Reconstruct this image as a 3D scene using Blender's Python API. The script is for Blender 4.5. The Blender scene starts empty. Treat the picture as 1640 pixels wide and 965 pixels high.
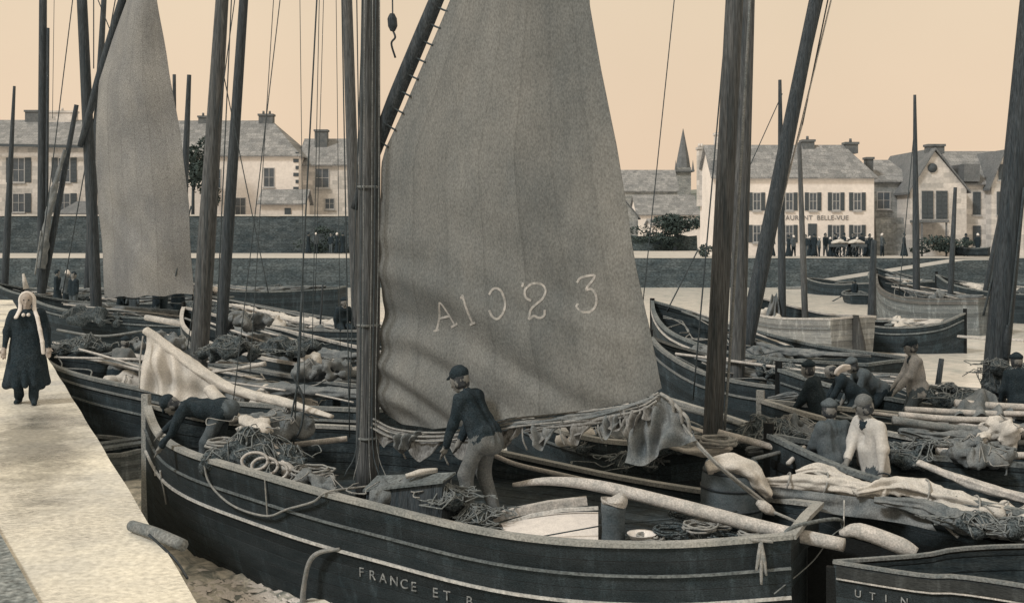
import bpy, math, random
import numpy as np
from mathutils import Vector
R = math.radians
random.seed(7); rng = np.random.default_rng(7)
S = bpy.context.scene; COL = S.collection
# ------------------------------------------------------------------ camera, sky, sun, exposure
F = 1800.0; CH = 4.35; HY = 362.0          # focal length in photo pixels, eye height over the water, horizon row
cd = bpy.data.cameras.new('camera'); cam = bpy.data.objects.new('camera', cd); COL.objects.link(cam)
cam.location = (0, 0, CH); cam.rotation_euler = (R(90), 0, 0)
cd.sensor_width = 36; cd.lens = 36*F/1640; cd.shift_y = -(482.5-HY)/1640; cd.clip_end = 6000; cd.clip_start = .1
S.camera = cam
SUN_EL, SUN_AZ = 42, -44                    # azimuth from +Y towards +X: light falls from the left, slightly behind
w = bpy.data.worlds.new('World'); S.world = w; w.use_nodes = True
nt = w.node_tree; nt.nodes.clear()
def N(t, tree=None, **k):
    n = (tree or nt).nodes.new(t)
    for a, b in k.items(): setattr(n, a, b)
    return n
sky = N('ShaderNodeTexSky', sky_type='NISHITA', sun_disc=False, sun_elevation=R(SUN_EL), sun_rotation=R(180+SUN_AZ))
sky.dust_density = 4; sky.air_density = 1.2
bw = N('ShaderNodeRGBToBW'); nt.links.new(sky.outputs[0], bw.inputs[0])
mr = N('ShaderNodeMapRange'); mr.inputs[1].default_value = 0; mr.inputs[2].default_value = 12; mr.inputs[3].default_value = .93; mr.inputs[4].default_value = 1.1
nt.links.new(bw.outputs[0], mr.inputs[0])
tc = N('ShaderNodeTexCoord'); sp = N('ShaderNodeSeparateXYZ'); nt.links.new(tc.outputs['Generated'], sp.inputs[0])
cr = N('ShaderNodeValToRGB'); nt.links.new(sp.outputs['Z'], cr.inputs[0])
cr.color_ramp.elements[0].position = 0.0; cr.color_ramp.elements[0].color = (8.55, 6.4, 4.6, 1)
cr.color_ramp.elements[1].position = .28; cr.color_ramp.elements[1].color = (8.15, 6.8, 5.0, 1)
ns_ = N('ShaderNodeTexNoise'); ns_.inputs['Scale'].default_value = 3.2; ns_.inputs['Detail'].default_value = 4
nt.links.new(tc.outputs['Generated'], ns_.inputs['Vector'])
m2 = N('ShaderNodeMapRange'); m2.inputs[3].default_value = .88; m2.inputs[4].default_value = 1.1; nt.links.new(ns_.outputs[0], m2.inputs[0])
mu = N('ShaderNodeMath', operation='MULTIPLY'); nt.links.new(mr.outputs[0], mu.inputs[0]); nt.links.new(m2.outputs[0], mu.inputs[1])
vm = N('ShaderNodeVectorMath', operation='SCALE'); nt.links.new(cr.outputs[0], vm.inputs[0]); nt.links.new(mu.outputs[0], vm.inputs['Scale'])
bg = N('ShaderNodeBackground'); bg.inputs[1].default_value = .1; nt.links.new(vm.outputs[0], bg.inputs[0])
wo = N('ShaderNodeOutputWorld'); nt.links.new(bg.outputs[0], wo.inputs[0])
sl = bpy.data.lights.new('sun', 'SUN'); sl.energy = 2.1; sl.angle = R(10); sl.color = (1, .95, .86)
so = bpy.data.objects.new('sun', sl); COL.objects.link(so)
az, el = R(SUN_AZ), R(SUN_EL)
sd = Vector((math.sin(az)*math.cos(el), -math.cos(az)*math.cos(el)*.75, math.sin(el)))   # from the left and behind the viewer
so.rotation_euler = sd.to_track_quat('Z', 'Y').to_euler()
S.view_settings.view_transform = 'Standard'; S.view_settings.look = 'None'; S.view_settings.gamma = 1; S.view_settings.exposure = 0.0
S.cycles.max_bounces = 5; S.cycles.diffuse_bounces = 3; S.cycles.glossy_bounces = 2

def P(px, py, d): return np.array([(px-820)/F*d, d, CH-(py-HY)/F*d])
def X(px, d): return (px-820)/F*d
def Z(py, d): return CH-(py-HY)/F*d

# ------------------------------------------------------------------ materials
MATS = {}
def mat(name, c1, c2=None, scale=4, stretch=(1, 1, 1), rough=.85, bump=.25, bscale=30, grain=.12, spec=.3, planks=0, coord='Object', metal=0.0, brick=None, pl=.25):
    if name in MATS: return MATS[name]
    m = bpy.data.materials.new(name); m.use_nodes = True; t = m.node_tree; b = t.nodes['Principled BSDF']
    c2 = c2 or tuple(x*.7 for x in c1)
    c1, c2 = [tuple(x*t_+o_ for x, t_, o_ in zip(c, (.99, 1.0, 1.17), (.003, .006, .0075))) for c in (c1, c2)]
    tcn = N('ShaderNodeTexCoord', t); mp = N('ShaderNodeMapping', t); mp.inputs['Scale'].default_value = stretch
    t.links.new(tcn.outputs[coord], mp.inputs[0])
    n1 = N('ShaderNodeTexNoise', t); n1.inputs['Scale'].default_value = scale; n1.inputs['Detail'].default_value = 6; n1.inputs['Roughness'].default_value = .65
    t.links.new(mp.outputs[0], n1.inputs['Vector'])
    rp = N('ShaderNodeValToRGB', t); t.links.new(n1.outputs[0], rp.inputs[0])
    rp.color_ramp.elements[0].position = .32; rp.color_ramp.elements[0].color = (*c2, 1)
    rp.color_ramp.elements[1].position = .68; rp.color_ramp.elements[1].color = (*c1, 1)
    n2 = N('ShaderNodeTexNoise', t); n2.inputs['Scale'].default_value = bscale; n2.inputs['Detail'].default_value = 5
    t.links.new(mp.outputs[0], n2.inputs['Vector'])
    g = N('ShaderNodeMapRange', t); g.inputs[1].default_value = .3; g.inputs[2].default_value = .7; g.inputs[3].default_value = 1-grain*2; g.inputs[4].default_value = 1+grain*2
    t.links.new(n2.outputs[0], g.inputs[0])
    sc_ = N('ShaderNodeVectorMath', t, operation='SCALE'); t.links.new(rp.outputs[0], sc_.inputs[0]); t.links.new(g.outputs[0], sc_.inputs['Scale'])
    out = sc_.outputs[0]; h = n2.outputs[0]
    if brick:
        mq = N('ShaderNodeMapping', t); mq.inputs['Rotation'].default_value = (R(90), 0, 0); t.links.new(tcn.outputs['Object'], mq.inputs[0])
        bk_ = N('ShaderNodeTexBrick', t); bk_.inputs['Scale'].default_value = 1; bk_.inputs['Brick Width'].default_value = brick[0]; bk_.inputs['Row Height'].default_value = brick[1]; bk_.inputs['Mortar Size'].default_value = brick[2]
        bk_.inputs['Color1'].default_value = (1.15, 1.15, 1.15, 1); bk_.inputs['Color2'].default_value = (.72, .74, .75, 1); bk_.inputs['Mortar'].default_value = (brick[3],)*3+(1,); bk_.inputs['Mortar Smooth'].default_value = .4
        nz_ = N('ShaderNodeVectorMath', t, operation='MULTIPLY_ADD'); t.links.new(n2.outputs['Color'], nz_.inputs[0]); nz_.inputs[1].default_value = (brick[1]*.3,)*3; t.links.new(mq.outputs[0], nz_.inputs[2]); t.links.new(nz_.outputs[0], bk_.inputs['Vector'])
        vv_ = N('ShaderNodeVectorMath', t, operation='MULTIPLY'); t.links.new(out, vv_.inputs[0]); t.links.new(bk_.outputs[0], vv_.inputs[1]); out = vv_.outputs[0]
    if planks:
        uv = N('ShaderNodeUVMap', t); s2 = N('ShaderNodeSeparateXYZ', t); t.links.new(uv.outputs[0], s2.inputs[0])
        dv = N('ShaderNodeMath', t, operation='DIVIDE'); dv.inputs[1].default_value = planks; t.links.new(s2.outputs['Y'], dv.inputs[0])
        fr = N('ShaderNodeMath', t, operation='FRACT'); t.links.new(dv.outputs[0], fr.inputs[0])
        r2 = N('ShaderNodeValToRGB', t); e = r2.color_ramp.elements; e[0].position = 0; e[0].color = (pl, pl, pl, 1); e[1].position = .1; e[1].color = (1, 1, 1, 1)
        t.links.new(fr.outputs[0], r2.inputs[0])
        fl = N('ShaderNodeMath', t, operation='FLOOR'); t.links.new(dv.outputs[0], fl.inputs[0])
        wn = N('ShaderNodeTexWhiteNoise', t, noise_dimensions='1D'); t.links.new(fl.outputs[0], wn.inputs['W'])
        w2 = N('ShaderNodeMapRange', t); w2.inputs[3].default_value = 1-.33*(1-pl); w2.inputs[4].default_value = 1+.27*(1-pl); t.links.new(wn.outputs[0], w2.inputs[0])
        q = N('ShaderNodeMath', t, operation='MULTIPLY'); t.links.new(r2.outputs[0], q.inputs[0]); t.links.new(w2.outputs[0], q.inputs[1])
        s3 = N('ShaderNodeVectorMath', t, operation='SCALE'); t.links.new(out, s3.inputs[0]); t.links.new(q.outputs[0], s3.inputs['Scale']); out = s3.outputs[0]
        mp4 = N('ShaderNodeMapping', t); mp4.inputs['Scale'].default_value = (3.2, 3.2, .55); t.links.new(tcn.outputs[coord], mp4.inputs[0]); n4 = N('ShaderNodeTexNoise', t); n4.inputs['Scale'].default_value = 1.6; n4.inputs['Detail'].default_value = 8; n4.inputs['Roughness'].default_value = .72
        t.links.new(mp4.outputs[0], n4.inputs['Vector']); g4 = N('ShaderNodeMapRange', t); g4.inputs[1].default_value = .52; g4.inputs[2].default_value = .68; g4.inputs[3].default_value = 1-.24*(1-pl); g4.inputs[4].default_value = 1+1.0*(1-pl)**1.6; t.links.new(n4.outputs[0], g4.inputs[0])
        s5 = N('ShaderNodeVectorMath', t, operation='SCALE'); t.links.new(out, s5.inputs[0]); t.links.new(g4.outputs[0], s5.inputs['Scale']); out = s5.outputs[0]
        q2 = N('ShaderNodeMath', t, operation='MULTIPLY_ADD'); t.links.new(r2.outputs[0], q2.inputs[0]); q2.inputs[1].default_value = 1.5; t.links.new(h, q2.inputs[2]); h = q2.outputs[0]
    t.links.new(out, b.inputs['Base Color'])
    bp = N('ShaderNodeBump', t); bp.inputs['Strength'].default_value = bump; bp.inputs['Distance'].default_value = .02
    t.links.new(h, bp.inputs['Height']); t.links.new(bp.outputs[0], b.inputs['Normal'])
    b.inputs['Roughness'].default_value = rough; b.inputs['Specular IOR Level'].default_value = spec; b.inputs['Metallic'].default_value = metal
    MATS[name] = m; return m
TAR = mat('tarred_hull', (.034, .044, .046), (.014, .023, .026), 2.2, (1, 1, 3), .75, .6, 55, .3, .25, planks=.15)
TAR2 = mat('dark_hull', (.04, .054, .058), (.018, .03, .035), 2.2, (1, 1, 3), .85, .6, 35, .3, .25, planks=.13)
BLACKW = mat('bilge', (.03, .042, .047), (.012, .022, .027), 3, rough=.95, spec=.15)
INNER = mat('inner_planks', (.038, .048, .048), (.012, .02, .024), 4, (1, 1, 4), .9, .4, 25, .2, .2, planks=.16)
GREYH = mat('weathered_hull', (.2, .22, .2), (.12, .14, .135), 2, (1, 1, 4), .9, .4, 22, .15, .2, planks=.14)
PALEH = mat('pale_hull', (.62, .62, .54), (.42, .44, .39), 2, (1, 1, 4), .85, .3, 22, .1, .2, planks=.14)
RAIL = mat('worn_rail', (.38, .385, .33), (.2, .22, .2), 1.6, (1, 1, 1), .8, .3, 45, .18)
RAILD = mat('dark_rail', (.17, .19, .175), (.08, .1, .1), 1.6, (1, 1, 1), .8, .3, 30, .25)
WHITEP = mat('white_stripe', (.6, .6, .52), (.38, .4, .36), 9, rough=.7, bump=.15, grain=.15)
MASTW = mat('mast_wood', (.12, .125, .115), (.035, .046, .05), 2.2, (9, 9, .35), .8, .7, 12, .3, .3)
MASTD = mat('dark_mast', (.06, .07, .072), (.02, .03, .036), 2.2, (9, 9, .35), .85, .6, 12, .3, .3)
SPAR = mat('pale_spar', (.56, .54, .46), (.3, .31, .275), 4, (2, 2, 2), .7, .25, 26, .15)
SPARG = mat('grey_spar', (.22, .23, .205), (.11, .13, .125), 4, (2, 2, 2), .8, .25, 26, .2)
ROPE = mat('rope', (.36, .36, .31), (.18, .2, .185), 20, rough=.95, bump=.5, bscale=90)
ROPED = mat('dark_rope', (.07, .085, .085), (.035, .05, .055), 20, rough=.95, bump=.5, bscale=90)
CANV = mat('pale_canvas', (.62, .6, .5), (.42, .42, .36), 4, rough=.95, bump=.35, bscale=60, grain=.1, spec=.1)
CANVG = mat('grey_canvas', (.22, .235, .215), (.1, .12, .12), 4, rough=.95, bump=.35, bscale=60, grain=.15, spec=.1)
NET = mat('net_pile', (.12, .14, .135), (.02, .032, .036), 18, rough=1, bump=1, bscale=50, grain=.4, spec=.1)
NETL = mat('net_strands', (.2, .22, .2), (.12, .14, .135), 14, rough=1, grain=.2)
STONEQ = mat('harbour_stone', (.095, .115, .112), (.045, .062, .066), .6, (1, 1, 2.5), .95, .8, 6, .25, .2, brick=(.7, .26, .02, .7))
IRON = mat('dark_iron', (.05, .06, .065), (.025, .035, .04), 9, rough=.6, bump=.3, metal=.3)
SKIN = mat('skin', (.4, .35, .28), (.3, .28, .23), 12, rough=.6, bump=.1, grain=.05)
SKIND = mat('weathered_skin', (.22, .22, .19), (.15, .16, .145), 12, rough=.6, bump=.1, grain=.05)
NAVY = mat('dark_wool', (.03, .04, .044), (.014, .023, .028), 9, rough=1, bump=.4, bscale=70, grain=.25, spec=.1)
GREYC = mat('grey_cloth', (.17, .18, .165), (.1, .115, .11), 5, rough=1, bump=.4, bscale=60, grain=.13, spec=.1)
MIDC = mat('faded_smock', (.11, .13, .13), (.06, .08, .085), 5, rough=1, bump=.4, bscale=60, grain=.13, spec=.1)
PALEC = mat('pale_smock', (.34, .34, .3), (.22, .23, .21), 4, rough=1, bump=.4, bscale=50, grain=.1, spec=.1)
LIGHTC = mat('light_smock', (.6, .59, .5), (.44, .45, .4), 3, rough=1, bump=.3, bscale=40, grain=.06, spec=.1)
WHITEC = mat('white_linen', (.78, .75, .64), (.62, .6, .52), 8, rough=1, bump=.2, bscale=60, grain=.05, spec=.1)
EYE = mat('eye', (.03, .03, .035), rough=.3)
HAIR = mat('hair', (.05, .055, .055), (.025, .03, .035), 30, rough=.8)

# ------------------------------------------------------------------ mesh helpers
class MB:
    def __init__(s): s.v = []; s.f = []; s.m = []; s.n = 0; s.uv = []
    def add(s, v, f, mi=0, uv=None):
        v = np.asarray(v, float).reshape(-1, 3); s.v.append(v); s.uv.append(np.zeros((len(v), 2)) if uv is None else np.asarray(uv, float))
        s.f += [tuple(i+s.n for i in q) for q in f]
        s.m += ([mi]*len(f) if np.isscalar(mi) else list(mi)); s.n += len(v); return s
    def build(s, name, mats, parent=None, smooth=True, loc=None, auto=None):
        v = np.concatenate(s.v); me = bpy.data.meshes.new(name)
        org = np.array(loc) if loc is not None else (np.array(wloc(parent)) if parent else np.array([*((v.min(0)+v.max(0))/2)[:2], v[:, 2].min()]))
        me.from_pydata((v-org).tolist(), [], s.f)
        for m in (mats if isinstance(mats, (list, tuple)) else [mats]): me.materials.append(m)
        me.polygons.foreach_set('material_index', s.m); me.polygons.foreach_set('use_smooth', [bool(smooth)]*len(s.f))
        uvs = np.concatenate(s.uv); ul = me.uv_layers.new(name='UVMap'); li = np.empty(len(me.loops), int); me.loops.foreach_get('vertex_index', li)
        ul.data.foreach_set('uv', uvs[li].ravel()); me.validate(); me.update()
        if smooth and auto is not None: me.set_sharp_from_angle(angle=R(auto))
        o = bpy.data.objects.new(name, me); COL.objects.link(o)
        if parent: o.parent = parent
        else: o.location = org
        return o
def wloc(o):
    x = Vector((0, 0, 0))
    while o: x += o.location; o = o.parent
    return x
def tag(o, label=None, cat=None, group=None, kind=None):
    if label: o['label'] = label
    if cat: o['category'] = cat
    if group: o['group'] = group
    if kind: o['kind'] = kind
    return o
def empty(name, loc, label, cat, group=None):
    o = bpy.data.objects.new(name, None); COL.objects.link(o); o.location = tuple(float(a) for a in loc); o.empty_display_size = .2
    return tag(o, label, cat, group)
def smooth_pts(pts, k=6):
    p = np.asarray(pts, float)
    if len(p) < 3: return p
    q = np.vstack([2*p[0]-p[1], p, 2*p[-1]-p[-2]]); out = []
    for i in range(1, len(q)-2):
        for t in np.linspace(0, 1, k, endpoint=False):
            out.append(.5*((2*q[i])+(-q[i-1]+q[i+1])*t+(2*q[i-1]-5*q[i]+4*q[i+1]-q[i+2])*t*t+(-q[i-1]+3*q[i]-3*q[i+1]+q[i+2])*t**3))
    out.append(p[-1]); return np.array(out)
def frames(p):
    t = np.gradient(p, axis=0); t /= np.linalg.norm(t, axis=1)[:, None]+1e-9
    ref = np.array([0, 0, 1.]) if abs(t[:, 2]).mean() < .8 else np.array([0, 1., 0])
    a = np.cross(ref, t); a /= np.linalg.norm(a, axis=1)[:, None]+1e-9
    return t, a, np.cross(t, a)
def tube(mb, pts, r, n=8, mi=0, k=6, sm=True, wob=0):
    p = smooth_pts(pts, k) if sm else np.asarray(pts, float)
    r = np.interp(np.linspace(0, 1, len(p)), np.linspace(0, 1, len(np.atleast_1d(r))), np.atleast_1d(r))
    if wob: r = r*(1+wob*np.sin(np.arange(len(r))*1.7+rng.random()*6)*.6)
    t, a, b = frames(p); th = np.arange(n)*2*math.pi/n
    v = p[:, None]+r[:, None, None]*(np.cos(th)[None, :, None]*a[:, None]+np.sin(th)[None, :, None]*b[:, None])
    m = len(p); f = [(i*n+j, i*n+(j+1) % n, (i+1)*n+(j+1) % n, (i+1)*n+j) for i in range(m-1) for j in range(n)]
    f += [tuple(range(n))[::-1], tuple((m-1)*n+j for j in range(n))]
    L = np.concatenate([[0], np.cumsum(np.linalg.norm(np.diff(p, axis=0), axis=1))])
    mb.add(v.reshape(-1, 3), f, mi, np.stack([np.repeat(L, n), np.tile(th, m)], 1)); return mb
def sweep(mb, pts, wv, wu, mi=0, up=None):
    """rectangular section, wv wide (horizontal), wu high"""
    p = np.asarray(pts, float); t, a, b = frames(p)
    a[:, 2] = 0; a /= np.linalg.norm(a, axis=1)[:, None]+1e-9; b = np.cross(t, a); b *= np.sign(b[:, 2:3]+1e-9)
    c = [(-1, -1), (1, -1), (1, 1), (-1, 1)]
    v = np.stack([p+a*(wv/2*x)+b*(wu/2*y) for x, y in c], 1)
    m = len(p); f = [(i*4+j, i*4+(j+1) % 4, (i+1)*4+(j+1) % 4, (i+1)*4+j) for i in range(m-1) for j in range(4)]
    f += [(3, 2, 1, 0), (m*4-4, m*4-3, m*4-2, m*4-1)]
    mb.add(v.reshape(-1, 3), f, mi); return mb
def box(mb, lo, hi, mi=0, rz=0, c=None):
    lo = np.array(lo, float); hi = np.array(hi, float)
    v = np.array([[(lo, hi)[i][0], (lo, hi)[j][1], (lo, hi)[k][2]] for i in (0, 1) for j in (0, 1) for k in (0, 1)])
    if rz:
        c = np.array(c if c is not None else (lo+hi)/2); q = v-c; v = np.stack([q[:, 0]*math.cos(rz)-q[:, 1]*math.sin(rz), q[:, 0]*math.sin(rz)+q[:, 1]*math.cos(rz), q[:, 2]], 1)+c
    mb.add(v, [(0, 1, 3, 2), (4, 6, 7, 5), (0, 4, 5, 1), (2, 3, 7, 6), (0, 2, 6, 4), (1, 5, 7, 3)], mi); return mb
def prism(mb, poly, y0, y1, mi=0):
    """polygon in x-z extruded along y"""
    n = len(poly); v = [(x, y0, z) for x, z in poly]+[(x, y1, z) for x, z in poly]
    f = [tuple(range(n)), tuple(range(2*n-1, n-1, -1))]+[(i, i+n, (i+1) % n+n, (i+1) % n) for i in range(n)]
    mb.add(v, f, mi); return mb
def snoise(p, seed=0, oct=3, base=1.0):
    r = np.random.default_rng(seed); out = 0; a = 1.
    for o in range(oct):
        for _ in range(4):
            k = r.normal(size=3)*base*2**o; out = out+a*np.sin(p@k*2.2+r.random()*6.28)/2
        a *= .55
    return out/2
def bundle(mb, pts, r, n=44, folds=9, amp=.28, seed=0, step=.035, mi=0, twist=.5):
    """a furled sail or roll of cloth: a swept section with long creases"""
    p = smooth_pts(pts, 10); L = np.concatenate([[0], np.cumsum(np.linalg.norm(np.diff(p, axis=0), axis=1))])
    m = max(8, int(L[-1]/step)); s = np.linspace(0, L[-1], m); p = np.stack([np.interp(s, L, p[:, i]) for i in range(3)], 1)
    rr = np.interp(np.linspace(0, 1, m), np.linspace(0, 1, len(r)), r); t, a, b = frames(p); th = np.arange(n)*2*math.pi/n
    g = np.random.default_rng(seed); T, SS = np.meshgrid(th, s); d = np.zeros_like(T)
    for k in range(5):
        fq = g.integers(2, folds); d += (1-2*abs(np.sin(T*fq/2+SS*twist*g.normal()*2+g.random()*6.28+.8*np.sin(SS*g.uniform(1, 4)+g.random()*6))))*.3
    d += .6*np.sin(SS*g.uniform(2, 5)+T+g.random()*6)*.4+.25*np.sin(SS*g.uniform(7, 13)+2*T+g.random()*6)
    for k in range(3): d += (1-2*abs(np.sin(T*g.integers(3, 7)/2+SS*g.uniform(6, 16)*g.choice([-1, 1])+g.random()*6+1.5*np.sin(SS*g.uniform(2, 5)))))*.16
    rad = rr[:, None]*(1+amp*d)
    v = p[:, None]+rad[..., None]*(np.cos(th)[None, :, None]*a[:, None]+np.sin(th)[None, :, None]*b[:, None]*.8)
    f = [(i*n+j, i*n+(j+1) % n, (i+1)*n+(j+1) % n, (i+1)*n+j) for i in range(m-1) for j in range(n)]+[tuple(range(n))[::-1], tuple((m-1)*n+j for j in range(n))]
    mb.add(v.reshape(-1, 3), f, mi); return mb
def drape(mb, top, bot, nu=60, nv=26, folds=7, amp=.05, seed=0, mi=0, edge=.0):
    """cloth hanging between two curves; creases grow from the first to the second"""
    A = smooth_pts(top, 12); B = smooth_pts(bot, 12); u = np.linspace(0, 1, nu)
    A = np.stack([np.interp(u, np.linspace(0, 1, len(A)), A[:, i]) for i in range(3)], 1); B = np.stack([np.interp(u, np.linspace(0, 1, len(B)), B[:, i]) for i in range(3)], 1)
    v = np.linspace(0, 1, nv); G = A[:, None]*(1-v)[None, :, None]+B[:, None]*v[None, :, None]
    nn = np.cross(A[-1]-A[0]+B[-1]-B[0], B[nu//2]-A[nu//2]); nn /= np.linalg.norm(nn)+1e-9
    U, V = np.meshgrid(u, v, indexing='ij'); g = np.random.default_rng(seed); D = np.zeros_like(U)
    for k in range(4): D += np.sin(U*folds*g.uniform(.6, 1.5)*6.28+V*g.normal()*3+g.random()*6)*g.uniform(.4, 1)
    D += .5*np.sin(V*9+U*4)
    G = G+nn*(D*amp*(edge+(1-edge)*np.sin(np.clip(V, 0, 1)*math.pi*.75)))[..., None]
    G2 = G-nn*.006
    f = [(i*nv+j, (i+1)*nv+j, (i+1)*nv+j+1, i*nv+j+1) for i in range(nu-1) for j in range(nv-1)]
    k = nu*nv; f += [tuple(x+k for x in q[::-1]) for q in f]
    mb.add(np.concatenate([G.reshape(-1, 3), G2.reshape(-1, 3)]), f, mi); return mb

# implicit surfaces -> one continuous skin (people, heaps)
def surface(prims, h, noise=0, nseed=0, cn=0):
    """prims: (a, b, ra, rb, blend, material) capsules; returns verts, quads, face materials"""
    a = np.array([p[0] for p in prims], float); b = np.array([p[1] for p in prims], float); ra = np.array([p[2] for p in prims]); rb = np.array([p[3] for p in prims])
    mx = np.maximum(ra, rb)[:, None]+.06; lo = np.minimum(a, b).min(0)-mx.max()-.02; hi = np.maximum(a, b).max(0)+mx.max()+.02
    lo = (np.minimum(a, b)-mx).min(0); hi = (np.maximum(a, b)+mx).max(0)
    n = np.ceil((hi-lo)/h).astype(int)+2; Fd = np.full(n, .3, np.float32); best = np.full(n, .3, np.float32); mid = np.zeros(n, np.int16)
    for i, p in enumerate(prims):
        A, B, r1, r2, k, mt = p; A = np.array(A, float); B = np.array(B, float); e = max(r1, r2)+.07
        i0 = np.maximum(((np.minimum(A, B)-e-lo)/h).astype(int), 0); i1 = np.minimum(((np.maximum(A, B)+e-lo)/h).astype(int)+2, n)
        gx = [lo[c]+h*np.arange(i0[c], i1[c]) for c in range(3)]; G = np.stack(np.meshgrid(*gx, indexing='ij'), -1)
        ab = B-A; q = G-A; t = np.clip((q@ab)/max(ab@ab, 1e-9), 0, 1); d = np.linalg.norm(q-t[..., None]*ab, axis=-1)-(r1+(r2-r1)*t)
        if noise: d = d-noise*snoise(G, nseed, 3, 5)
        if cn and mt < 2: w3 = snoise(G*[1.4, 1.4, .28], nseed+3, 2, 4.2); d = d-cn*(1-2.4*np.abs(w3))
        sl_ = tuple(slice(i0[c], i1[c]) for c in range(3)); f0 = Fd[sl_]; hh = np.maximum(k-abs(f0-d), 0)/k
        Fd[sl_] = np.minimum(f0, d)-hh*hh*k*.25
        bb = best[sl_]; mm = mid[sl_]; w_ = d < bb; mm[w_] = mt; bb[w_] = d[w_]
    # surface nets
    s = Fd < 0; c = np.zeros(n-1, int)
    sh = lambda A_, o: A_[o[0]:n[0]-1+o[0], o[1]:n[1]-1+o[1], o[2]:n[2]-1+o[2]]
    cor = [(i, j, k) for i in (0, 1) for j in (0, 1) for k in (0, 1)]
    for o in cor: c += sh(s, o)
    act = (c > 0) & (c < 8); idx = -np.ones(n-1, int); idx[act] = np.arange(act.sum())
    sumv = np.zeros((*(n-1), 3), np.float32); cnt = np.zeros(n-1, np.float32)
    for o in cor:
        for ax_ in range(3):
            if o[ax_] == 0:
                o2 = list(o); o2[ax_] = 1; f1 = sh(Fd, o); f2 = sh(Fd, o2); cr_ = (f1 < 0) != (f2 < 0)
                t = np.where(cr_, f1/np.where(abs(f1-f2) < 1e-9, 1, f1-f2), 0)
                for c3 in range(3): sumv[..., c3] += np.where(cr_, (t if c3 == ax_ else o[c3]), 0)
                cnt += cr_
    ii = np.argwhere(act); v = lo+h*(ii+sumv[act]/cnt[act][:, None]); faces = []; vm = mid[:-1, :-1, :-1][act]
    for ax_ in range(3):
        o = [slice(0, -1)]*3; e0 = s[tuple([slice(1, -1) if k != ax_ else slice(0, -1) for k in range(3)])]
        e1 = s[tuple([slice(1, -1) if k != ax_ else slice(1, None) for k in range(3)])]
        w_ = np.argwhere(e0 != e1); k1, k2 = [k for k in range(3) if k != ax_]
        base = w_.copy(); base[:, k1] += 1; base[:, k2] += 1
        def I(d1, d2):
            z = base.copy(); z[:, k1] -= d1; z[:, k2] -= d2; return idx[z[:, 0], z[:, 1], z[:, 2]]
        q = np.stack([I(0, 0), I(1, 0), I(1, 1), I(0, 1)], 1); flip = e0[w_[:, 0], w_[:, 1], w_[:, 2]]
        if ax_ == 1: flip = ~flip
        q[flip] = q[flip][:, ::-1]; q = q[:, ::-1]; faces.append(q)
    fc = np.concatenate(faces); fc = fc[(fc >= 0).all(1)]
    return v, fc.tolist(), vm[fc[:, 0]].tolist()
def heap(name, c, r, m, label, cat, group=None, seed=0, h=.035, n=14, parent=None, noise=.05):
    g = np.random.default_rng(seed); pr = []
    for i in range(n):
        a = g.random()*6.28; q = math.sqrt(g.random())*.75; p0 = np.array(c)+np.array([math.cos(a)*q*r[0], math.sin(a)*q*r[1], g.random()*r[2]*(1-q)])
        a2 = g.random()*6.28; l = g.uniform(.1, .5)*min(r[0], r[1]); p1 = p0+np.array([math.cos(a2)*l, math.sin(a2)*l, -.3*l*g.random()]); rr = g.uniform(.22, .4)*r[2]+.02
        pr.append((p0, p1, rr, rr*.7, .05, 0))
    v, f, mm = surface(pr, h, noise*1.15, seed); mb = MB().add(v, f, 0)
    for i in range(34 if m is NET else 5):                    # loose strands and floats lying over the heap
        k0 = v[g.integers(len(v))]; pts = [k0+[0, 0, .01]]
        for j in range(6): q_ = pts[-1]+g.normal(size=3)*[.09, .09, .02]; dd = np.linalg.norm(v[:, :2]-q_[:2], axis=1)-.35*(v[:, 2]-v[:, 2].min()); q_[2] = v[np.argmin(dd), 2]+.012; pts.append(q_)
        tube(mb, pts, .0075, 5, 1, k=3)
    return tag(mb.build(name, [m, ROPE if m is not NET else NETL], parent), label, cat, group)

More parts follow.
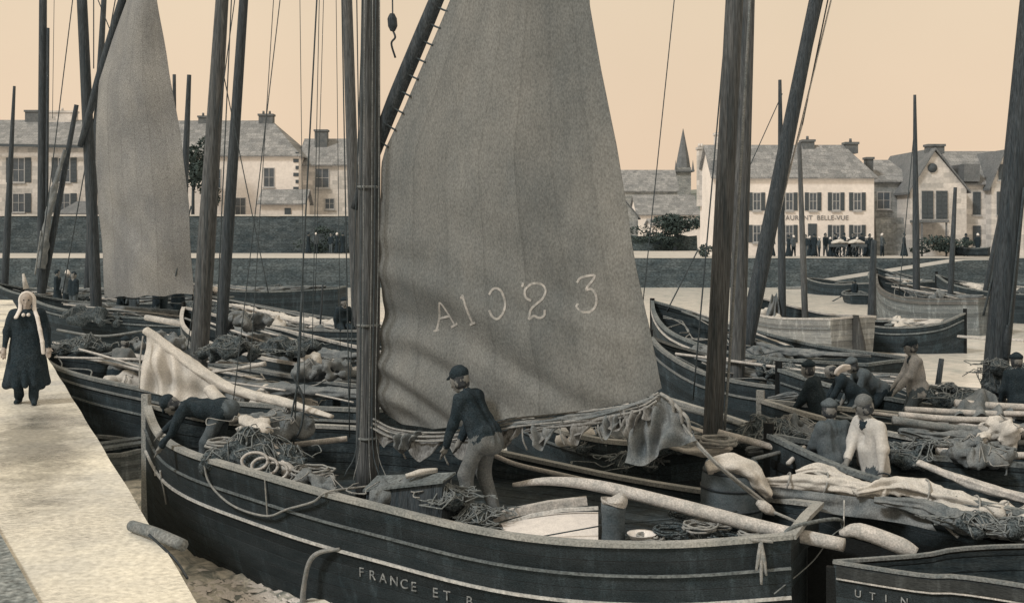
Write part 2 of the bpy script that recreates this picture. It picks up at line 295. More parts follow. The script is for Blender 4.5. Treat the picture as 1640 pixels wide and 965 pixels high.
# ------------------------------------------------------------------ people
def rot(v, yaw): c, s = math.cos(yaw), math.sin(yaw); return np.array([v[0]*c-v[1]*s, v[0]*s+v[1]*c, v[2]])
def ik(a, b, l1, l2, pole):
    a = np.array(a, float); b = np.array(b, float); d = b-a; L = np.linalg.norm(d); u = d/(L+1e-9)
    if L > (l1+l2)*.99: b = a+u*(l1+l2)*.99; L = (l1+l2)*.99
    x = (l1*l1-l2*l2+L*L)/(2*L); hgt = math.sqrt(max(l1*l1-x*x, 0)); pole = np.array(pole, float); pole = pole-(pole@u)*u; pole /= np.linalg.norm(pole)+1e-9
    return a+u*x+pole*hgt, b
def person(base, yaw, label, group, H=1.68, lean=0, side=0, crouch=0, hands=None, feet=None, headyaw=0, headpitch=0, top=NAVY, legs=NAVY, skin=SKIND, hat='cap', hatm=NAVY, h=.016, coat=0, faced=True, build=1.0, neck=None, smock=0, hair=HAIR, vest=None):
    """base: ground point under the hips; local x forward, y left"""
    k = H/1.7; hz = (.9-crouch)*k; pel = np.array([-.02-lean*.10, 0, hz]); ln = lean
    up = np.array([math.sin(ln), math.sin(side), math.cos(ln)*math.cos(side)]); fw = np.array([math.cos(ln), 0, -math.sin(ln)]); lf = np.array([0, 1., 0])
    L = lambda x, y, z: pel+fw*x*k+lf*y*k*build+up*z*k
    chest = L(.01, 0, .34); nk = L(0, 0, .52); shl = [L(0, s*.17, .46) for s in (1, -1)]
    hd = nk+(up*.13+fw*.03)*k+(np.array(neck) if neck is not None else 0)
    hands = hands or [(.1, .25, hz-.08), (.1, -.25, hz-.08)]; feet = feet or [(.06, .11, 0), (-.04, -.11, 0)]
    T, Lg, Sk, Sh, Hr = 0, 1, 2, 3, 4; pr = []; sk_ = bool(smock)
    A = lambda a, b, r1, r2, kk=.04, m=0: pr.append((rot(a, yaw)+base, rot(b, yaw)+base, r1*k, r2*k, kk, m))
    for s in (1, -1):                                       # trunk: paired masses for a broad, flattened section
        A(L(0, s*.075, .02), L(0, s*.085, .22), .115, .105, .06, T if not coat else T); A(L(0, s*.085, .2), L(0, s*.1, .42), .11, .105, .06, T)
        A(L(-.03, s*.08, -.07), L(-.03, s*.06, -.01), .115, .11, .05, Lg); A(L(0, s*.09, .45), L(0, s*.16, .44), .075, .06, .05, T)
    if smock or not coat:                                   # hem of the jacket or smock, flaring over the hips
        for a_ in np.linspace(0, 6.28, 11)[:-1]:
            A(L(.03+.05*math.cos(a_), .08*math.sin(a_), .14), L(.0+(.095+.01*sk_)*math.cos(a_), (.15+.015*sk_)*math.sin(a_), -.07*smock-.03), .08, .05, .045, T)
    A(L(-.05, 0, -.1), L(-.04, 0, -.05), .118, .118, .05, Lg); A(L(-.045, .07, .03), L(-.045, -.07, .03), .112, .112, .05, T)
    for a_ in np.linspace(0, 6.28, 9)[:-1]: A(L(.02+.055*math.cos(a_), .065*math.sin(a_), .475), L(.02+.075*math.cos(a_), .09*math.sin(a_), .44), .026, .024, .02, Sh if smock else T)
    if vest: A(L(.095, 0, .45), L(.115, 0, .2), .055, .045, .01, 5)
    A(L(0, 0, .44), L(.0, 0, .5), .09, .06, .05, T); A(L(0, 0, .5), hd, .052, .05, .03, Sk)
    for i, s in enumerate((1, -1)):                         # arms, hands with five fingers
        e, hnd = ik(shl[i], hands[i], .28*k, .26*k, (-.4, s*.9, -.5)); sw_ = 1.22 if smock else 1.08; A(shl[i], e, .066*sw_, .052*sw_, .04, T); A(e, hnd-(hnd-e)*.06, .052*sw_, .038*sw_, .03, T)
        d = hnd-e; d /= np.linalg.norm(d)+1e-9; dn = d*.7+np.array([.25, 0, -.45]); dn /= np.linalg.norm(dn); sd_ = np.cross(dn, [1, 0, .3]); sd_ /= np.linalg.norm(sd_)+1e-9
        A(hnd+d*.01, hnd+dn*.075*k, .032, .036, .02, Sk)
        for q in range(4):
            r0 = hnd+dn*.085*k+sd_*(q-1.5)*.021*k; ln_ = (.045, .052, .048, .036)[q]*k; d2 = dn*.6+np.array([.3, 0, -.5]); m1 = r0+dn*ln_*.8; A(r0, m1, .0115, .0105, .006, Sk); A(m1, m1+d2*ln_*.8, .0105, .009, .006, Sk)
        A(hnd+dn*.03*k-sd_*.03*s, hnd+dn*.07*k-sd_*.055*s+np.array([.02, 0, 0]), .013, .011, .012, Sk)
    for i, s in enumerate((1, -1)):
        hp = pel+np.array([0, s*.095*k, 0]); f_ = np.array(feet[i], float)+np.array([0, 0, .085*k]); kn, ft = ik(hp, f_, .43*k, .42*k, (1, s*.15, 0))
        A(hp, kn, .102, .076, .05, Lg); A(kn, ft+np.array([0, 0, .02]), .076, .062, .04, Lg); A(ft-np.array([.03, 0, .04]), ft+np.array([.14, s*.02, -.045]), .045, .04, .03, Sh)
    if coat:                                                # long full coat
        for a_ in np.linspace(0, 6.28, 15)[:-1]:
            tp = pel+np.array([math.cos(a_)*.05, math.sin(a_)*.09, .12]); bt = np.array([math.cos(a_)*.2, math.sin(a_)*.245, .3*k+.015*math.sin(a_*5)]); A(tp, bt, .08, .055, .045, T)
    hy = yaw+headyaw; cp, sp_ = math.cos(headpitch+ln*.4), math.sin(headpitch+ln*.4)
    def HL(x, y, z): return rot(hd, yaw)+base+rot(np.array([x*cp+z*sp_, y, -x*sp_+z*cp])*k, hy)
    def AH(a, b, r1, r2, kk=.02, m=Sk): pr.append((HL(*a), HL(*b), r1*k, r2*k, kk, m))
    AH((-.035, 0, .03), (.02, 0, .04), .087, .082, .03); AH((.03, 0, -.03), (.045, 0, -.075), .058, .032, .04); AH((.092, 0, .005), (.108, 0, -.025), .012, .017, .012)
    AH((.075, 0, -.055), (.085, 0, -.06), .022, .018, .01)
    for s in (1, -1): AH((-.01, s*.082, 0), (-.015, s*.084, -.03), .018, .013, .01)
    if hat != 'bonnet' and hair: 
        for a_ in np.linspace(-2.2, 2.2, 7): AH((-.03-.045*math.cos(a_), .062*math.sin(a_), .05), (-.035-.04*math.cos(a_), .055*math.sin(a_), -.035), .04, .032, .015, Hr)
    for s in (1, -1): AH((.082, s*.018, .036), (.078, s*.045, .034), .008, .007, .008)
    v, f, mm = surface(pr, h, 0, int(abs(base[0]*31+base[1]*7)), .013 if smock else .011 if not coat else .01); ft = [top, legs, skin, NAVY, hair or HAIR, vest or NAVY]
    root = tag(MB().add(v, f, mm).build('person', ft, None, loc=base), label, 'person', group)
    if faced:
        for s in (1, -1): ico('eye', HL(.085, s*.031, .02), (.0125 if not coat else .016)*k, EYE, root)
    pr2 = []; B_ = lambda a, b, r1, r2, kk=.03: pr2.append((HL(*a), HL(*b), r1*k, r2*k, kk, 0))
    if hat == 'cap':
        for a_ in np.linspace(0, 6.28, 9)[:-1]: B_((-.02+.05*math.cos(a_), .05*math.sin(a_), .1), (-.02+.03*math.cos(a_), .03*math.sin(a_), .125), .058, .05)
        B_((-.02, 0, .07), (-.02, 0, .09), .092, .085); [B_((.09, y, .075), (.125, y*.8, .062), .014, .01, .02) for y in (-.05, -.025, 0, .025, .05)]
    if hat == 'beret':
        for a_ in np.linspace(0, 6.28, 11)[:-1]: B_((-.02+.075*math.cos(a_), .07*math.sin(a_), .1), (-.03, 0, .12), .042, .045)
    if hat == 'bonnet':
        for a_ in np.linspace(-1.7, 1.7, 9): B_((-.03-.02*math.cos(a_), .075*math.sin(a_), .06+.06*math.cos(a_)), (-.06, .05*math.sin(a_), -.03), .05, .05)
    if pr2:
        v, f, mm = surface(pr2, h*.9); MB().add(v, f, 0).build({'cap': 'cap', 'beret': 'beret', 'bonnet': 'headscarf'}[hat], hatm, root)
    root['_'] = 0; del root['_']
    return root, HL
def ico(name, c, r, m, parent, sq=(1, 1, 1)):
    n, k = 10, 6; v = []; c = np.array(c)
    for i in range(1, k):
        for j in range(n): a = math.pi*i/k; b = 2*math.pi*j/n; v.append(c+r*np.array([math.sin(a)*math.cos(b)*sq[0], math.sin(a)*math.sin(b)*sq[1], math.cos(a)*sq[2]]))
    v.append(c+[0, 0, r*sq[2]]); v.append(c-[0, 0, r*sq[2]]); T = len(v)-2
    f = [(i*n+j, (i+1)*n+j, (i+1)*n+(j+1) % n, i*n+(j+1) % n) for i in range(k-2) for j in range(n)]+[(T, j, (j+1) % n) for j in range(n)]+[((k-2)*n+(j+1) % n, (k-2)*n+j, T+1) for j in range(n)]
    return MB().add(v, f).build(name, m, parent)

# ------------------------------------------------------------------ boats
class Boat: pass
def boat(name, label, bow, stern, beam, sheer, hull=TAR2, rail=RAILD, strakes=(), tw=.55, deck=.75, thwarts=2, group=None, railw=.1, stem_h=.18, rudder=True, cat='fishing boat', p_mid=.12, fine=1.0, draft=.5, railh=.06):
    b = Boat(); A = np.array(bow, float); B = np.array(stern, float); L = np.linalg.norm(B-A); ax = (B-A)/L; nr = np.array([ax[1], -ax[0]])
    zs = smooth_pts([(x*L, z, 0) for x, z in sheer], 8); zf = lambda s: np.interp(s, zs[:, 0], zs[:, 1])
    def wf(s):
        u = np.clip(s/(.48*L), 0, 1); t = s/L; q = beam/2*(1-(1-u)**(2.25*fine)); return q*np.where(t > .6, 1-(1-tw)*((t-.6)/.4)**2, 1)+.03
    def pt(s, side, z, off=0.0):
        """point of the outer skin (side +1 is the side nearer the viewer)"""
        zr = zf(s); v = np.clip((z+draft)/(zr+draft), .001, 1.2); u = np.clip(s/(.42*L), 0, 1); p = p_mid+(.62-p_mid)*(1-u)**1.6
        q = A+ax*s+nr*side*(wf(s)*v**p+off); return np.array([q[0], q[1], z])
    b.pt, b.zf, b.wf, b.L, b.ax, b.nr, b.A, b.B, b.deck = pt, zf, wf, L, ax, nr, A, B, deck
    b.at = lambda s, off, z: np.array([*(A+ax*s+nr*off), z])
    mid = (A+B)/2; root = empty(name, (mid[0], mid[1], 0), label, cat, group); b.root = root
    ns, nv = 44, 12; ss = np.concatenate([np.linspace(0, 1, 14)**1.5*L*.2, np.linspace(.2, 1, ns-13)[1:]*L]); ns = len(ss)
    mb = MB()
    for side in (1, -1):
        v = []; uv = []
        for s in ss:
            zr = float(zf(s))
            for j in range(nv): z = -draft+(zr+draft)*j/(nv-1); v.append(pt(s, side, z)); uv.append((s, zr-z+.5*z*0))
        f = [(i*nv+j, (i+1)*nv+j, (i+1)*nv+j+1, i*nv+j+1) for i in range(ns-1) for j in range(nv-1)]
        mb.add(v, f if side > 0 else [q[::-1] for q in f], 0, uv)
        vi = [pt(s, side, z, -.07) for s in ss for z in np.linspace(min(deck-.05, zf(s)-.1), zf(s)-.01, 4)]; uvi = [(s, z) for s in ss for z in np.linspace(0, 1, 4)*.7]
        f = [(i*4+j, (i+1)*4+j, (i+1)*4+j+1, i*4+j+1) for i in range(1, ns-1) for j in range(3)]
        mb.add(vi, f if side < 0 else [q[::-1] for q in f], 1, uvi)
    zr = float(zf(L)); tv = [pt(L, sd_, z) for z in np.linspace(-draft, zr, 8) for sd_ in (1, -1)]
    mb.add(tv, [(2*i, 2*i+1, 2*i+3, 2*i+2) for i in range(7)], 0, [(x, z) for z in np.linspace(2, 0, 8) for x in (0, 1)])
    tv = [pt(L-.06, sd_, z, -.07) for z in np.linspace(deck-.05, zr, 3) for sd_ in (1, -1)]; mb.add(tv, [(2*i+1, 2*i, 2*i+2, 2*i+3) for i in range(2)], 1)
    mb.build('hull', [hull, INNER], root, auto=40)
    mb = MB(); v = [q for s in ss for q in (pt(s, 1, deck, -.05), pt(s, -1, deck, -.05))]
    mb.add(v, [(2*i, 2*i+2, 2*i+3, 2*i+1) for i in range(ns-1)], 0, [(a, c) for a in ss for c in (0, 1.5)]); mb.build('bottom_boards', INNER, root, smooth=False)
    mb = MB()
    for side in (1, -1): sweep(mb, [pt(s, side, float(zf(s))+.02, -.03) for s in ss], railw, railh)
    sweep(mb, [pt(L, 1, zr+.02), pt(L, 0, zr+.045), pt(L, -1, zr+.02)], railw, railh); mb.build('gunwale', rail, root, smooth=False)
    z0 = float(zf(0)); mb = MB(); sweep(mb, [b.at(-.05, 0, z) for z in np.linspace(-draft, z0+stem_h, 6)], .11, .11); 
    sw2 = .035; o = MB(); q = [b.at(x, y, z) for z in np.linspace(-draft, z0+stem_h, 7) for x, y in ((-.07, sw2), (.05, sw2), (.05, -sw2), (-.07, -sw2))]
    o.add(q, [(4*i+j, 4*i+(j+1) % 4, 4*i+4+(j+1) % 4, 4*i+4+j) for i in range(6) for j in range(4)]+[(24, 25, 26, 27)]); o.build('stem_post', hull if rail is not RAIL else RAIL, root, smooth=False)
    for drop, hgt, m in strakes:
        mb = MB()
        for side in (1, -1): sweep(mb, [pt(s, side, float(zf(s))-drop, .012) for s in ss[1:]], .035, hgt)
        mb.build('rubbing_strake', m, root, smooth=False)
    for i in range(thwarts):
        s = L*(.34+.5*(i+.5)/max(thwarts, 1)); z = deck+.3+.1; mb = MB(); sweep(mb, [pt(s, 1, z, -.08), pt(s, -1, z, -.08)], .24, .045); mb.build('thwart', RAILD, root, smooth=False)
    if rudder:
        mb = MB(); q = [b.at(L+x, y, z) for x, z in ((.02, -.4), (.62, -.4), (.5, .5), (.22, zr+.12), (.02, zr+.12)) for y in (.04, -.04)]
        mb.add(q, [(0, 2, 4, 6, 8), (9, 7, 5, 3, 1)]+[(2*i, 2*i+1, (2*i+3) % 10, (2*i+2) % 10) for i in range(5)]); mb.build('rudder', hull, root, smooth=False)
    return b
def mast(b, foot, topp, r0, r1, m=MASTW, name='mast', bend=0.0):
    a = np.array(foot, float); c = np.array(topp, float); n = 9; pts = [a+(c-a)*t+np.array([bend*math.sin(t*3.14), 0, 0]) for t in np.linspace(0, 1, n)]
    mb = MB(); tube(mb, pts, [r0, r0*.98, (r0+r1)/2, r1], 14, k=3); return mb.build(name, m, b.root if isinstance(b, Boat) else b)
def line(parent, pts, r=.008, m=ROPED, name='stay', sag=0.0, k=6):
    pts = [np.array(p, float) for p in pts]
    if len(pts) == 2: pts = [pts[0], (pts[0]+pts[1])/2-np.array([0, 0, sag]), pts[1]]
    mb = MB(); tube(mb, pts, r, 5, k=k); return mb.build(name, m, parent.root if isinstance(parent, Boat) else parent)
def thing_tube(name, pts, r, m, label, cat, group=None, n=10):
    mb = MB(); tube(mb, pts, r, n); return tag(mb.build(name, m), label, cat, group)
def oar(p, q, label, group, m=SPAR, r=.024, blade=.8):
    p = np.array(p, float); q = np.array(q, float); u = (q-p)/np.linalg.norm(q-p); mb = MB(); tube(mb, [p, (p+q)/2+[0, 0, .01], q-u*blade], [r, r*1.15, r*.9], 8)
    sd_ = np.cross(u, [0, 0, 1.]); sd_ /= np.linalg.norm(sd_); up = np.cross(sd_, u)
    v = []
    for t, wv in ((0, .6), (.3, 1.8), (.8, 2.6), (1, 2.3)):
        c = q-u*blade*(1-t)
        for a_, c_ in ((1, .25), (1, -.25), (-1, -.25), (-1, .25)): v.append(c+sd_*a_*wv*r+up*c_*r*1.2)
    mb.add(v, [(4*i+j, 4*i+(j+1) % 4, 4*i+4+(j+1) % 4, 4*i+4+j) for i in range(3) for j in range(4)]+[(12, 13, 14, 15), (3, 2, 1, 0)])
    return tag(mb.build('oar', m), label, 'oar', group)
def coil(c, r, label, group=None, turns=5, rr=.014, m=ROPE, seed=0):
    g = np.random.default_rng(seed); pts = []
    for i in range(turns*12):
        a = i*6.283/12; q = r*(.75+.3*g.random()*math.sin(i*.23)+.1*(i//12)/turns); pts.append(np.array(c)+[q*math.cos(a), q*math.sin(a), .012+.016*(i//12)+.015*g.random()])
    mb = MB(); tube(mb, pts, rr, 6, k=3); return tag(mb.build('rope_coil', m), label, 'rope', group)
def basket(c, r, hgt, label, group=None, m=GREYC, full=True):
    n = 22; mb = MB(); v = []
    prof = [(0.02, 0), (r*.78, 0), (r*.95, hgt*.5), (r, hgt), (r*1.05, hgt+.02), (r*.96, hgt+.03), (r*.9, hgt-.02), (r*.8, hgt*.25), (.02, hgt*.2)]
    for rr, z in prof:
        for j in range(n): a = 2*math.pi*j/n; v.append(np.array(c)+[rr*(1+.02*((j % 2)*2-1))*math.cos(a), rr*(1+.02*((j % 2)*2-1))*math.sin(a), z])
    mb.add(v, [(i*n+j, i*n+(j+1) % n, (i+1)*n+(j+1) % n, (i+1)*n+j) for i in range(len(prof)-1) for j in range(n)])
    root = empty('basket', c, label, 'basket', group); mb.build('wicker_body', m, root)
    h2 = MB(); tube(h2, [np.array(c)+[r*math.cos(a), 0, hgt+.3*r*math.sin(a)*1.4] for a in np.linspace(0, math.pi, 9)], .012, 6); h2.build('handle', m, root); return root
def cask(c, r, hgt, label, group=None):
    n = 24; v = []; mb = MB(); prof = [(0.01, 0), (r*.82, 0), (r*.95, hgt*.2), (r, hgt*.5), (r*.95, hgt*.8), (r*.82, hgt), (r*.76, hgt-.03), (.01, hgt-.03)]
    for rr, z in prof:
        for j in range(n): a = 2*math.pi*j/n; v.append(np.array(c)+[rr*math.cos(a), rr*math.sin(a), z])
    mb.add(v, [(i*n+j, i*n+(j+1) % n, (i+1)*n+(j+1) % n, (i+1)*n+j) for i in range(len(prof)-1) for j in range(n)])
    root = empty('cask', c, label, 'cask', group); mb.build('staves', MIDC, root)
    for z, q in ((.12, .9), (.35, .985), (.65, .985), (.88, .9)):
        h2 = MB(); pts = [np.array(c)+[r*q*1.01*math.cos(a), r*q*1.01*math.sin(a), z*hgt] for a in np.linspace(0, 6.283, 25)]; sweep(h2, pts, .008, .035); h2.build('hoop', IRON, root)
    return root

# ================================================================== SETTING
def water():
    m = bpy.data.materials.new('harbour_water'); m.use_nodes = True; t = m.node_tree; b = t.nodes['Principled BSDF']
    b.inputs['Roughness'].default_value = .14; b.inputs['IOR'].default_value = 1.34; b.inputs['Metallic'].default_value = .08
    tcn = N('ShaderNodeTexCoord', t); n1 = N('ShaderNodeTexNoise', t); n1.inputs['Scale'].default_value = 2.4; n1.inputs['Detail'].default_value = 7; n1.inputs['Roughness'].default_value = .62; n1.inputs['Distortion'].default_value = .8
    t.links.new(tcn.outputs['Object'], n1.inputs['Vector'])
    bp = N('ShaderNodeBump', t); bp.inputs['Strength'].default_value = 1.0; bp.inputs['Distance'].default_value = .012; t.links.new(n1.outputs[0], bp.inputs['Height']); t.links.new(bp.outputs[0], b.inputs['Normal'])
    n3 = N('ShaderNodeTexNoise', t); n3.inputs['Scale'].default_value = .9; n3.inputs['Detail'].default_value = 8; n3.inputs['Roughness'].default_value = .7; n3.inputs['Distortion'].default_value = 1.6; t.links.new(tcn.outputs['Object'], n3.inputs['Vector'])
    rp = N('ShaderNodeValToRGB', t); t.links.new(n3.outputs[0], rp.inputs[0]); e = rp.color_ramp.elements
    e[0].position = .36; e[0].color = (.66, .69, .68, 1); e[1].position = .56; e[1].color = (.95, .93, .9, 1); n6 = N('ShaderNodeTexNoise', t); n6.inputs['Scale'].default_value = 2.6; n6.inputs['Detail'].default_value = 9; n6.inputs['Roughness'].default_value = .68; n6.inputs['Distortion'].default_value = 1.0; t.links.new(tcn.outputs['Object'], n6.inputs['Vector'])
    r6 = N('ShaderNodeValToRGB', t); t.links.new(n6.outputs[0], r6.inputs[0]); e6 = r6.color_ramp.elements; e6[0].position = .4; e6[0].color = (.27, .3, .3, 1); e6[1].position = .6; e6[1].color = (.92, .9, .84, 1)  # near water: foam and silt tones, with dark ripple streaks painted into the colour
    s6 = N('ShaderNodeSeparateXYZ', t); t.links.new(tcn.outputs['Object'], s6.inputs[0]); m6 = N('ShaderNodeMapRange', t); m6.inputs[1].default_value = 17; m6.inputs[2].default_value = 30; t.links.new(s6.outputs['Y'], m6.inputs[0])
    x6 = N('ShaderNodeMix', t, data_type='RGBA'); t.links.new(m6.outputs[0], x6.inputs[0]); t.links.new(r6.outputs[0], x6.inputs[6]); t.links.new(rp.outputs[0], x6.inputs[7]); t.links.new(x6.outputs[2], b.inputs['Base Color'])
    xs = np.concatenate([[-400, -120, -50, -25, -16], np.arange(-11, 5, .13), np.arange(5, 22, .5), [30, 60, 120, 400]]); ys = np.concatenate([[-30, 0, 6, 9], np.arange(11, 22, .13), np.arange(22, 60, 1.2), [65, 72, 80.05]])
    Xg, Yg = np.meshgrid(xs, ys, indexing='ij'); Q = np.stack([Xg, Yg*1.3, 0*Xg], -1); dd = np.hypot(Xg+4, Yg-14); am = .055*np.exp(-(dd/6)**2)+.008*np.exp(-(dd/11)**2)
    Zg = am*(snoise(Q, 3, 3, 1.7)+.8*(1-2*np.abs(snoise(Q, 9, 2, 3.0)))); inner = np.ones_like(Zg); inner[:5] = 0; inner[-4:] = 0; inner[:, :4] = 0; inner[:, -3:] = 0; Zg = Zg*inner
    v = np.stack([Xg, Yg, Zg], -1).reshape(-1, 3); ny = len(ys); mb = MB(); mb.add(v, [(i*ny+j, (i+1)*ny+j, (i+1)*ny+j+1, i*ny+j+1) for i in range(len(xs)-1) for j in range(ny-1)]); tag(mb.build('water', m, smooth=True, loc=(0, 0, 0)), kind='structure')
water()
GROUND = mat('quay_earth', (.55, .53, .44), (.4, .4, .34), .25, rough=.95, bump=.4, bscale=3, grain=.08)
GRASS = mat('hill_fields', (.2, .22, .18), (.11, .135, .12), .03, (1, 1, 1), 1, .3, .4, .15)
QG = 2.08
mb = MB(); mb.add([(-1500, 80, QG), (1500, 80, QG), (1500, 4000, QG), (-1500, 4000, QG)], [(0, 1, 2, 3)]); tag(mb.build('ground', GROUND, smooth=False, loc=(0, 80, QG)), kind='structure')
def stone_wall(name, x0, x1, y0, y1, z0, z1, label, m=STONEQ, jag=.05, cope=None):
    root = empty(name, ((x0+x1)/2, (y0+y1)/2, z0), label, 'wall'); mb = MB(); n = int((x1-x0)/.8)+2; xs = np.linspace(x0, x1, n); v = []; nz = 7
    for x in xs:
        for j in range(nz): v.append((x, y0-.12*abs(math.sin(x*3.1+j*2.3))*(1 if 0 < j < nz-1 else 0)-(.35*(1-j/(nz-1))), z0+(z1-z0)*j/(nz-1)+(jag*math.sin(x*1.3)+jag*math.sin(x*4.1) if j == nz-1 else 0)))
        v.append((x, y1, z1-.02)); v.append((x, y1, z0))
    k = nz+2; mb.add(v, [(i*k+j, (i+1)*k+j, (i+1)*k+j+1, i*k+j+1) for i in range(n-1) for j in range(k-1)]+[tuple(range(k))[::-1], tuple((n-1)*k+j for j in range(k))]); mb.build('masonry', m, root, auto=30)
    if cope: mb = MB(); box(mb, (x0, y0-.08, z1+.002), (x1, y1, z1+.14)); mb.build('coping', cope, root, smooth=False)
    return root
COPE = mat('pale_coping', (.62, .6, .5), (.45, .45, .39), 1, rough=.9)
stone_wall('quay_wall', -130, 33, 80, 81.2, -.6, QG-.01, 'dark stone quay wall across the harbour, below the houses', cope=None, jag=0)
stone_wall('quay_wall', 33.01, 140, 80.02, 81.6, -.6, QG-.01, 'dark stone quay wall right of the slipway, below the gabled house', jag=0)
# slipway running down across the wall face
mb = MB(); a0, a1 = P(1335, 449, 77), P(1520, 418, 79.5)
prism(mb, [(a0[0]-1.5, -.6), (a0[0], a0[2]), (a1[0], QG-.06), (a1[0]+2.5, QG-.02), (a1[0]+2.5, -.6)], 76.8, 79.5); mb.m = [1, 1, 1, 0, 0, 1, 1]; tag(mb.build('slipway', [mat('slip_paving', (.5, .49, .42), (.32, .33, .29), 1), STONEQ], smooth=False), kind='structure')
mb = MB(); g = [P(1430, 492, 62), P(1640, 500, 61), P(1760, 470, 68), P(1700, 452, 76), P(1450, 456, 76)]
mb.add([(q[0], q[1], .035) for q in g]+[(q[0]*1.0, q[1], -.3) for q in g], [(0, 1, 2, 3, 4)]); tag(mb.build('mudflat', mat('sand', (.66, .6, .48), (.5, .48, .4), .6, rough=.6), smooth=False), kind='structure')

# near quay on the left
e0, e1 = np.array([-2.07, 7.3]), np.array([-15.5, 35.0]); eu = (e1-e0)/np.linalg.norm(e1-e0); QT = 2.05
QM = mat('quay_paving', (.86, .83, .63), (.4, .41, .36), .42, (1, 1, 1), .8, .5, 20, .11, .35)
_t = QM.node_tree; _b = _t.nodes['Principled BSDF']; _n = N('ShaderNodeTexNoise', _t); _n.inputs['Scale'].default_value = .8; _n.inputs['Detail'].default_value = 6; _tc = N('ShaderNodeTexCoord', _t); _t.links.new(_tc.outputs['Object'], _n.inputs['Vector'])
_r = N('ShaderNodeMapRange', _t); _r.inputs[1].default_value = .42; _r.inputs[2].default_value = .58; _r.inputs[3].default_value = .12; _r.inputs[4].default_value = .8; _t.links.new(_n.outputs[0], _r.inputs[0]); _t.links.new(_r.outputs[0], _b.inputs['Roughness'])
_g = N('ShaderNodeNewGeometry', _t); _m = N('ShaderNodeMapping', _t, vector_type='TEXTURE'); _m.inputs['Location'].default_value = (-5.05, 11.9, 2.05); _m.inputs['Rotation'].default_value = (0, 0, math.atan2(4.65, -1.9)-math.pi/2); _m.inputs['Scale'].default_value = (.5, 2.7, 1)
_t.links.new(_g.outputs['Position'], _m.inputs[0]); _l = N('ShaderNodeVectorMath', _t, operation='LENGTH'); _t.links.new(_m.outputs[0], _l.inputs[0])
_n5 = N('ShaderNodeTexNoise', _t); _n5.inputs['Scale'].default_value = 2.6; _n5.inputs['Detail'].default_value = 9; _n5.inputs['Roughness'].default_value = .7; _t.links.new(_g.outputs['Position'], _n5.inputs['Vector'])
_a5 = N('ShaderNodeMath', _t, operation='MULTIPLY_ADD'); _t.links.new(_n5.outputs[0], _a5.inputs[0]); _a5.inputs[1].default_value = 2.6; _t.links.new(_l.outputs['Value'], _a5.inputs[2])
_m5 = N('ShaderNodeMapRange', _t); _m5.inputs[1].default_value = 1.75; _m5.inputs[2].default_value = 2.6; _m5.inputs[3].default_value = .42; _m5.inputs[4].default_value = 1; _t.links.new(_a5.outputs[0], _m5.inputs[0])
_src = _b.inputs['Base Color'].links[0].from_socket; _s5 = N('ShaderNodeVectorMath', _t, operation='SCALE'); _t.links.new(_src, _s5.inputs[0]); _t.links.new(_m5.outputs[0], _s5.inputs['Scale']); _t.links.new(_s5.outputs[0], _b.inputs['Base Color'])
def quay():
    mb = MB(); n = 70; s = np.linspace(-14, 30.8, n); edge = [e0+eu*q+np.array([.006*math.sin(q*2.7), 0]) for q in s]; v = []
    prof = [(0, -1.2, .25), (0, QT-.12, 0), (-.06, QT, 0), (-.9, QT+.01, 0)]+[(-x, QT+.02*math.sin(x*2.2), 0) for x in (2, 3.2, 4.5, 6, 9, 14, 30)]
    for q, e in zip(s, edge):
        for x, z, o in prof: v.append((e[0]+x+o, e[1], z+(.005*math.sin(q*1.9+x) if z > 2 and x < -.5 else 0)))
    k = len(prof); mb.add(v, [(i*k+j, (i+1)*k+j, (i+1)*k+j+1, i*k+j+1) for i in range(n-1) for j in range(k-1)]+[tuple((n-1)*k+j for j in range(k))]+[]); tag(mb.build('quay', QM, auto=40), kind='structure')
    a, b = np.array([-3.79, 8.3]), np.array([-2.92, 6.87]); d = (a-b)/np.linalg.norm(a-b); p0, p1 = b-d*4, a+d*1.7
    mb = MB(); mb.add([(p0[0], p0[1], QT+.05), (p1[0], p1[1], QT+.05), (p1[0]-6, p1[1]-1.5, QT+.05), (p0[0]-6, p0[1], QT+.05)], [(0, 1, 2, 3)])
    tag(mb.build('path', mat('cobbles', (.26, .28, .25), (.14, .17, .16), 5, (1, 1, 1), .9, .9, 20, .3), smooth=False), kind='structure')
quay()
# hill far behind
mb = MB(); n = 60; xs = np.linspace(-700, 700, n); ys = [190, 205, 235, 290, 420, 700, 1500]; zz = [QG-.5, 6, 11.5, 14.5, 16, 14, 0]; v = []
for x in xs:
    for y, z in zip(ys, zz): v.append((x, y, QG+(z-QG)*(.82+.16*math.sin(x*.02)+.06*math.sin(x*.07+y*.01))*(1 if x > -60 else .4)))
k = len(ys); mb.add(v, [(i*k+j, (i+1)*k+j, (i+1)*k+j+1, i*k+j+1) for i in range(n-1) for j in range(k-1)]); tag(mb.build('hill', GRASS), kind='structure')

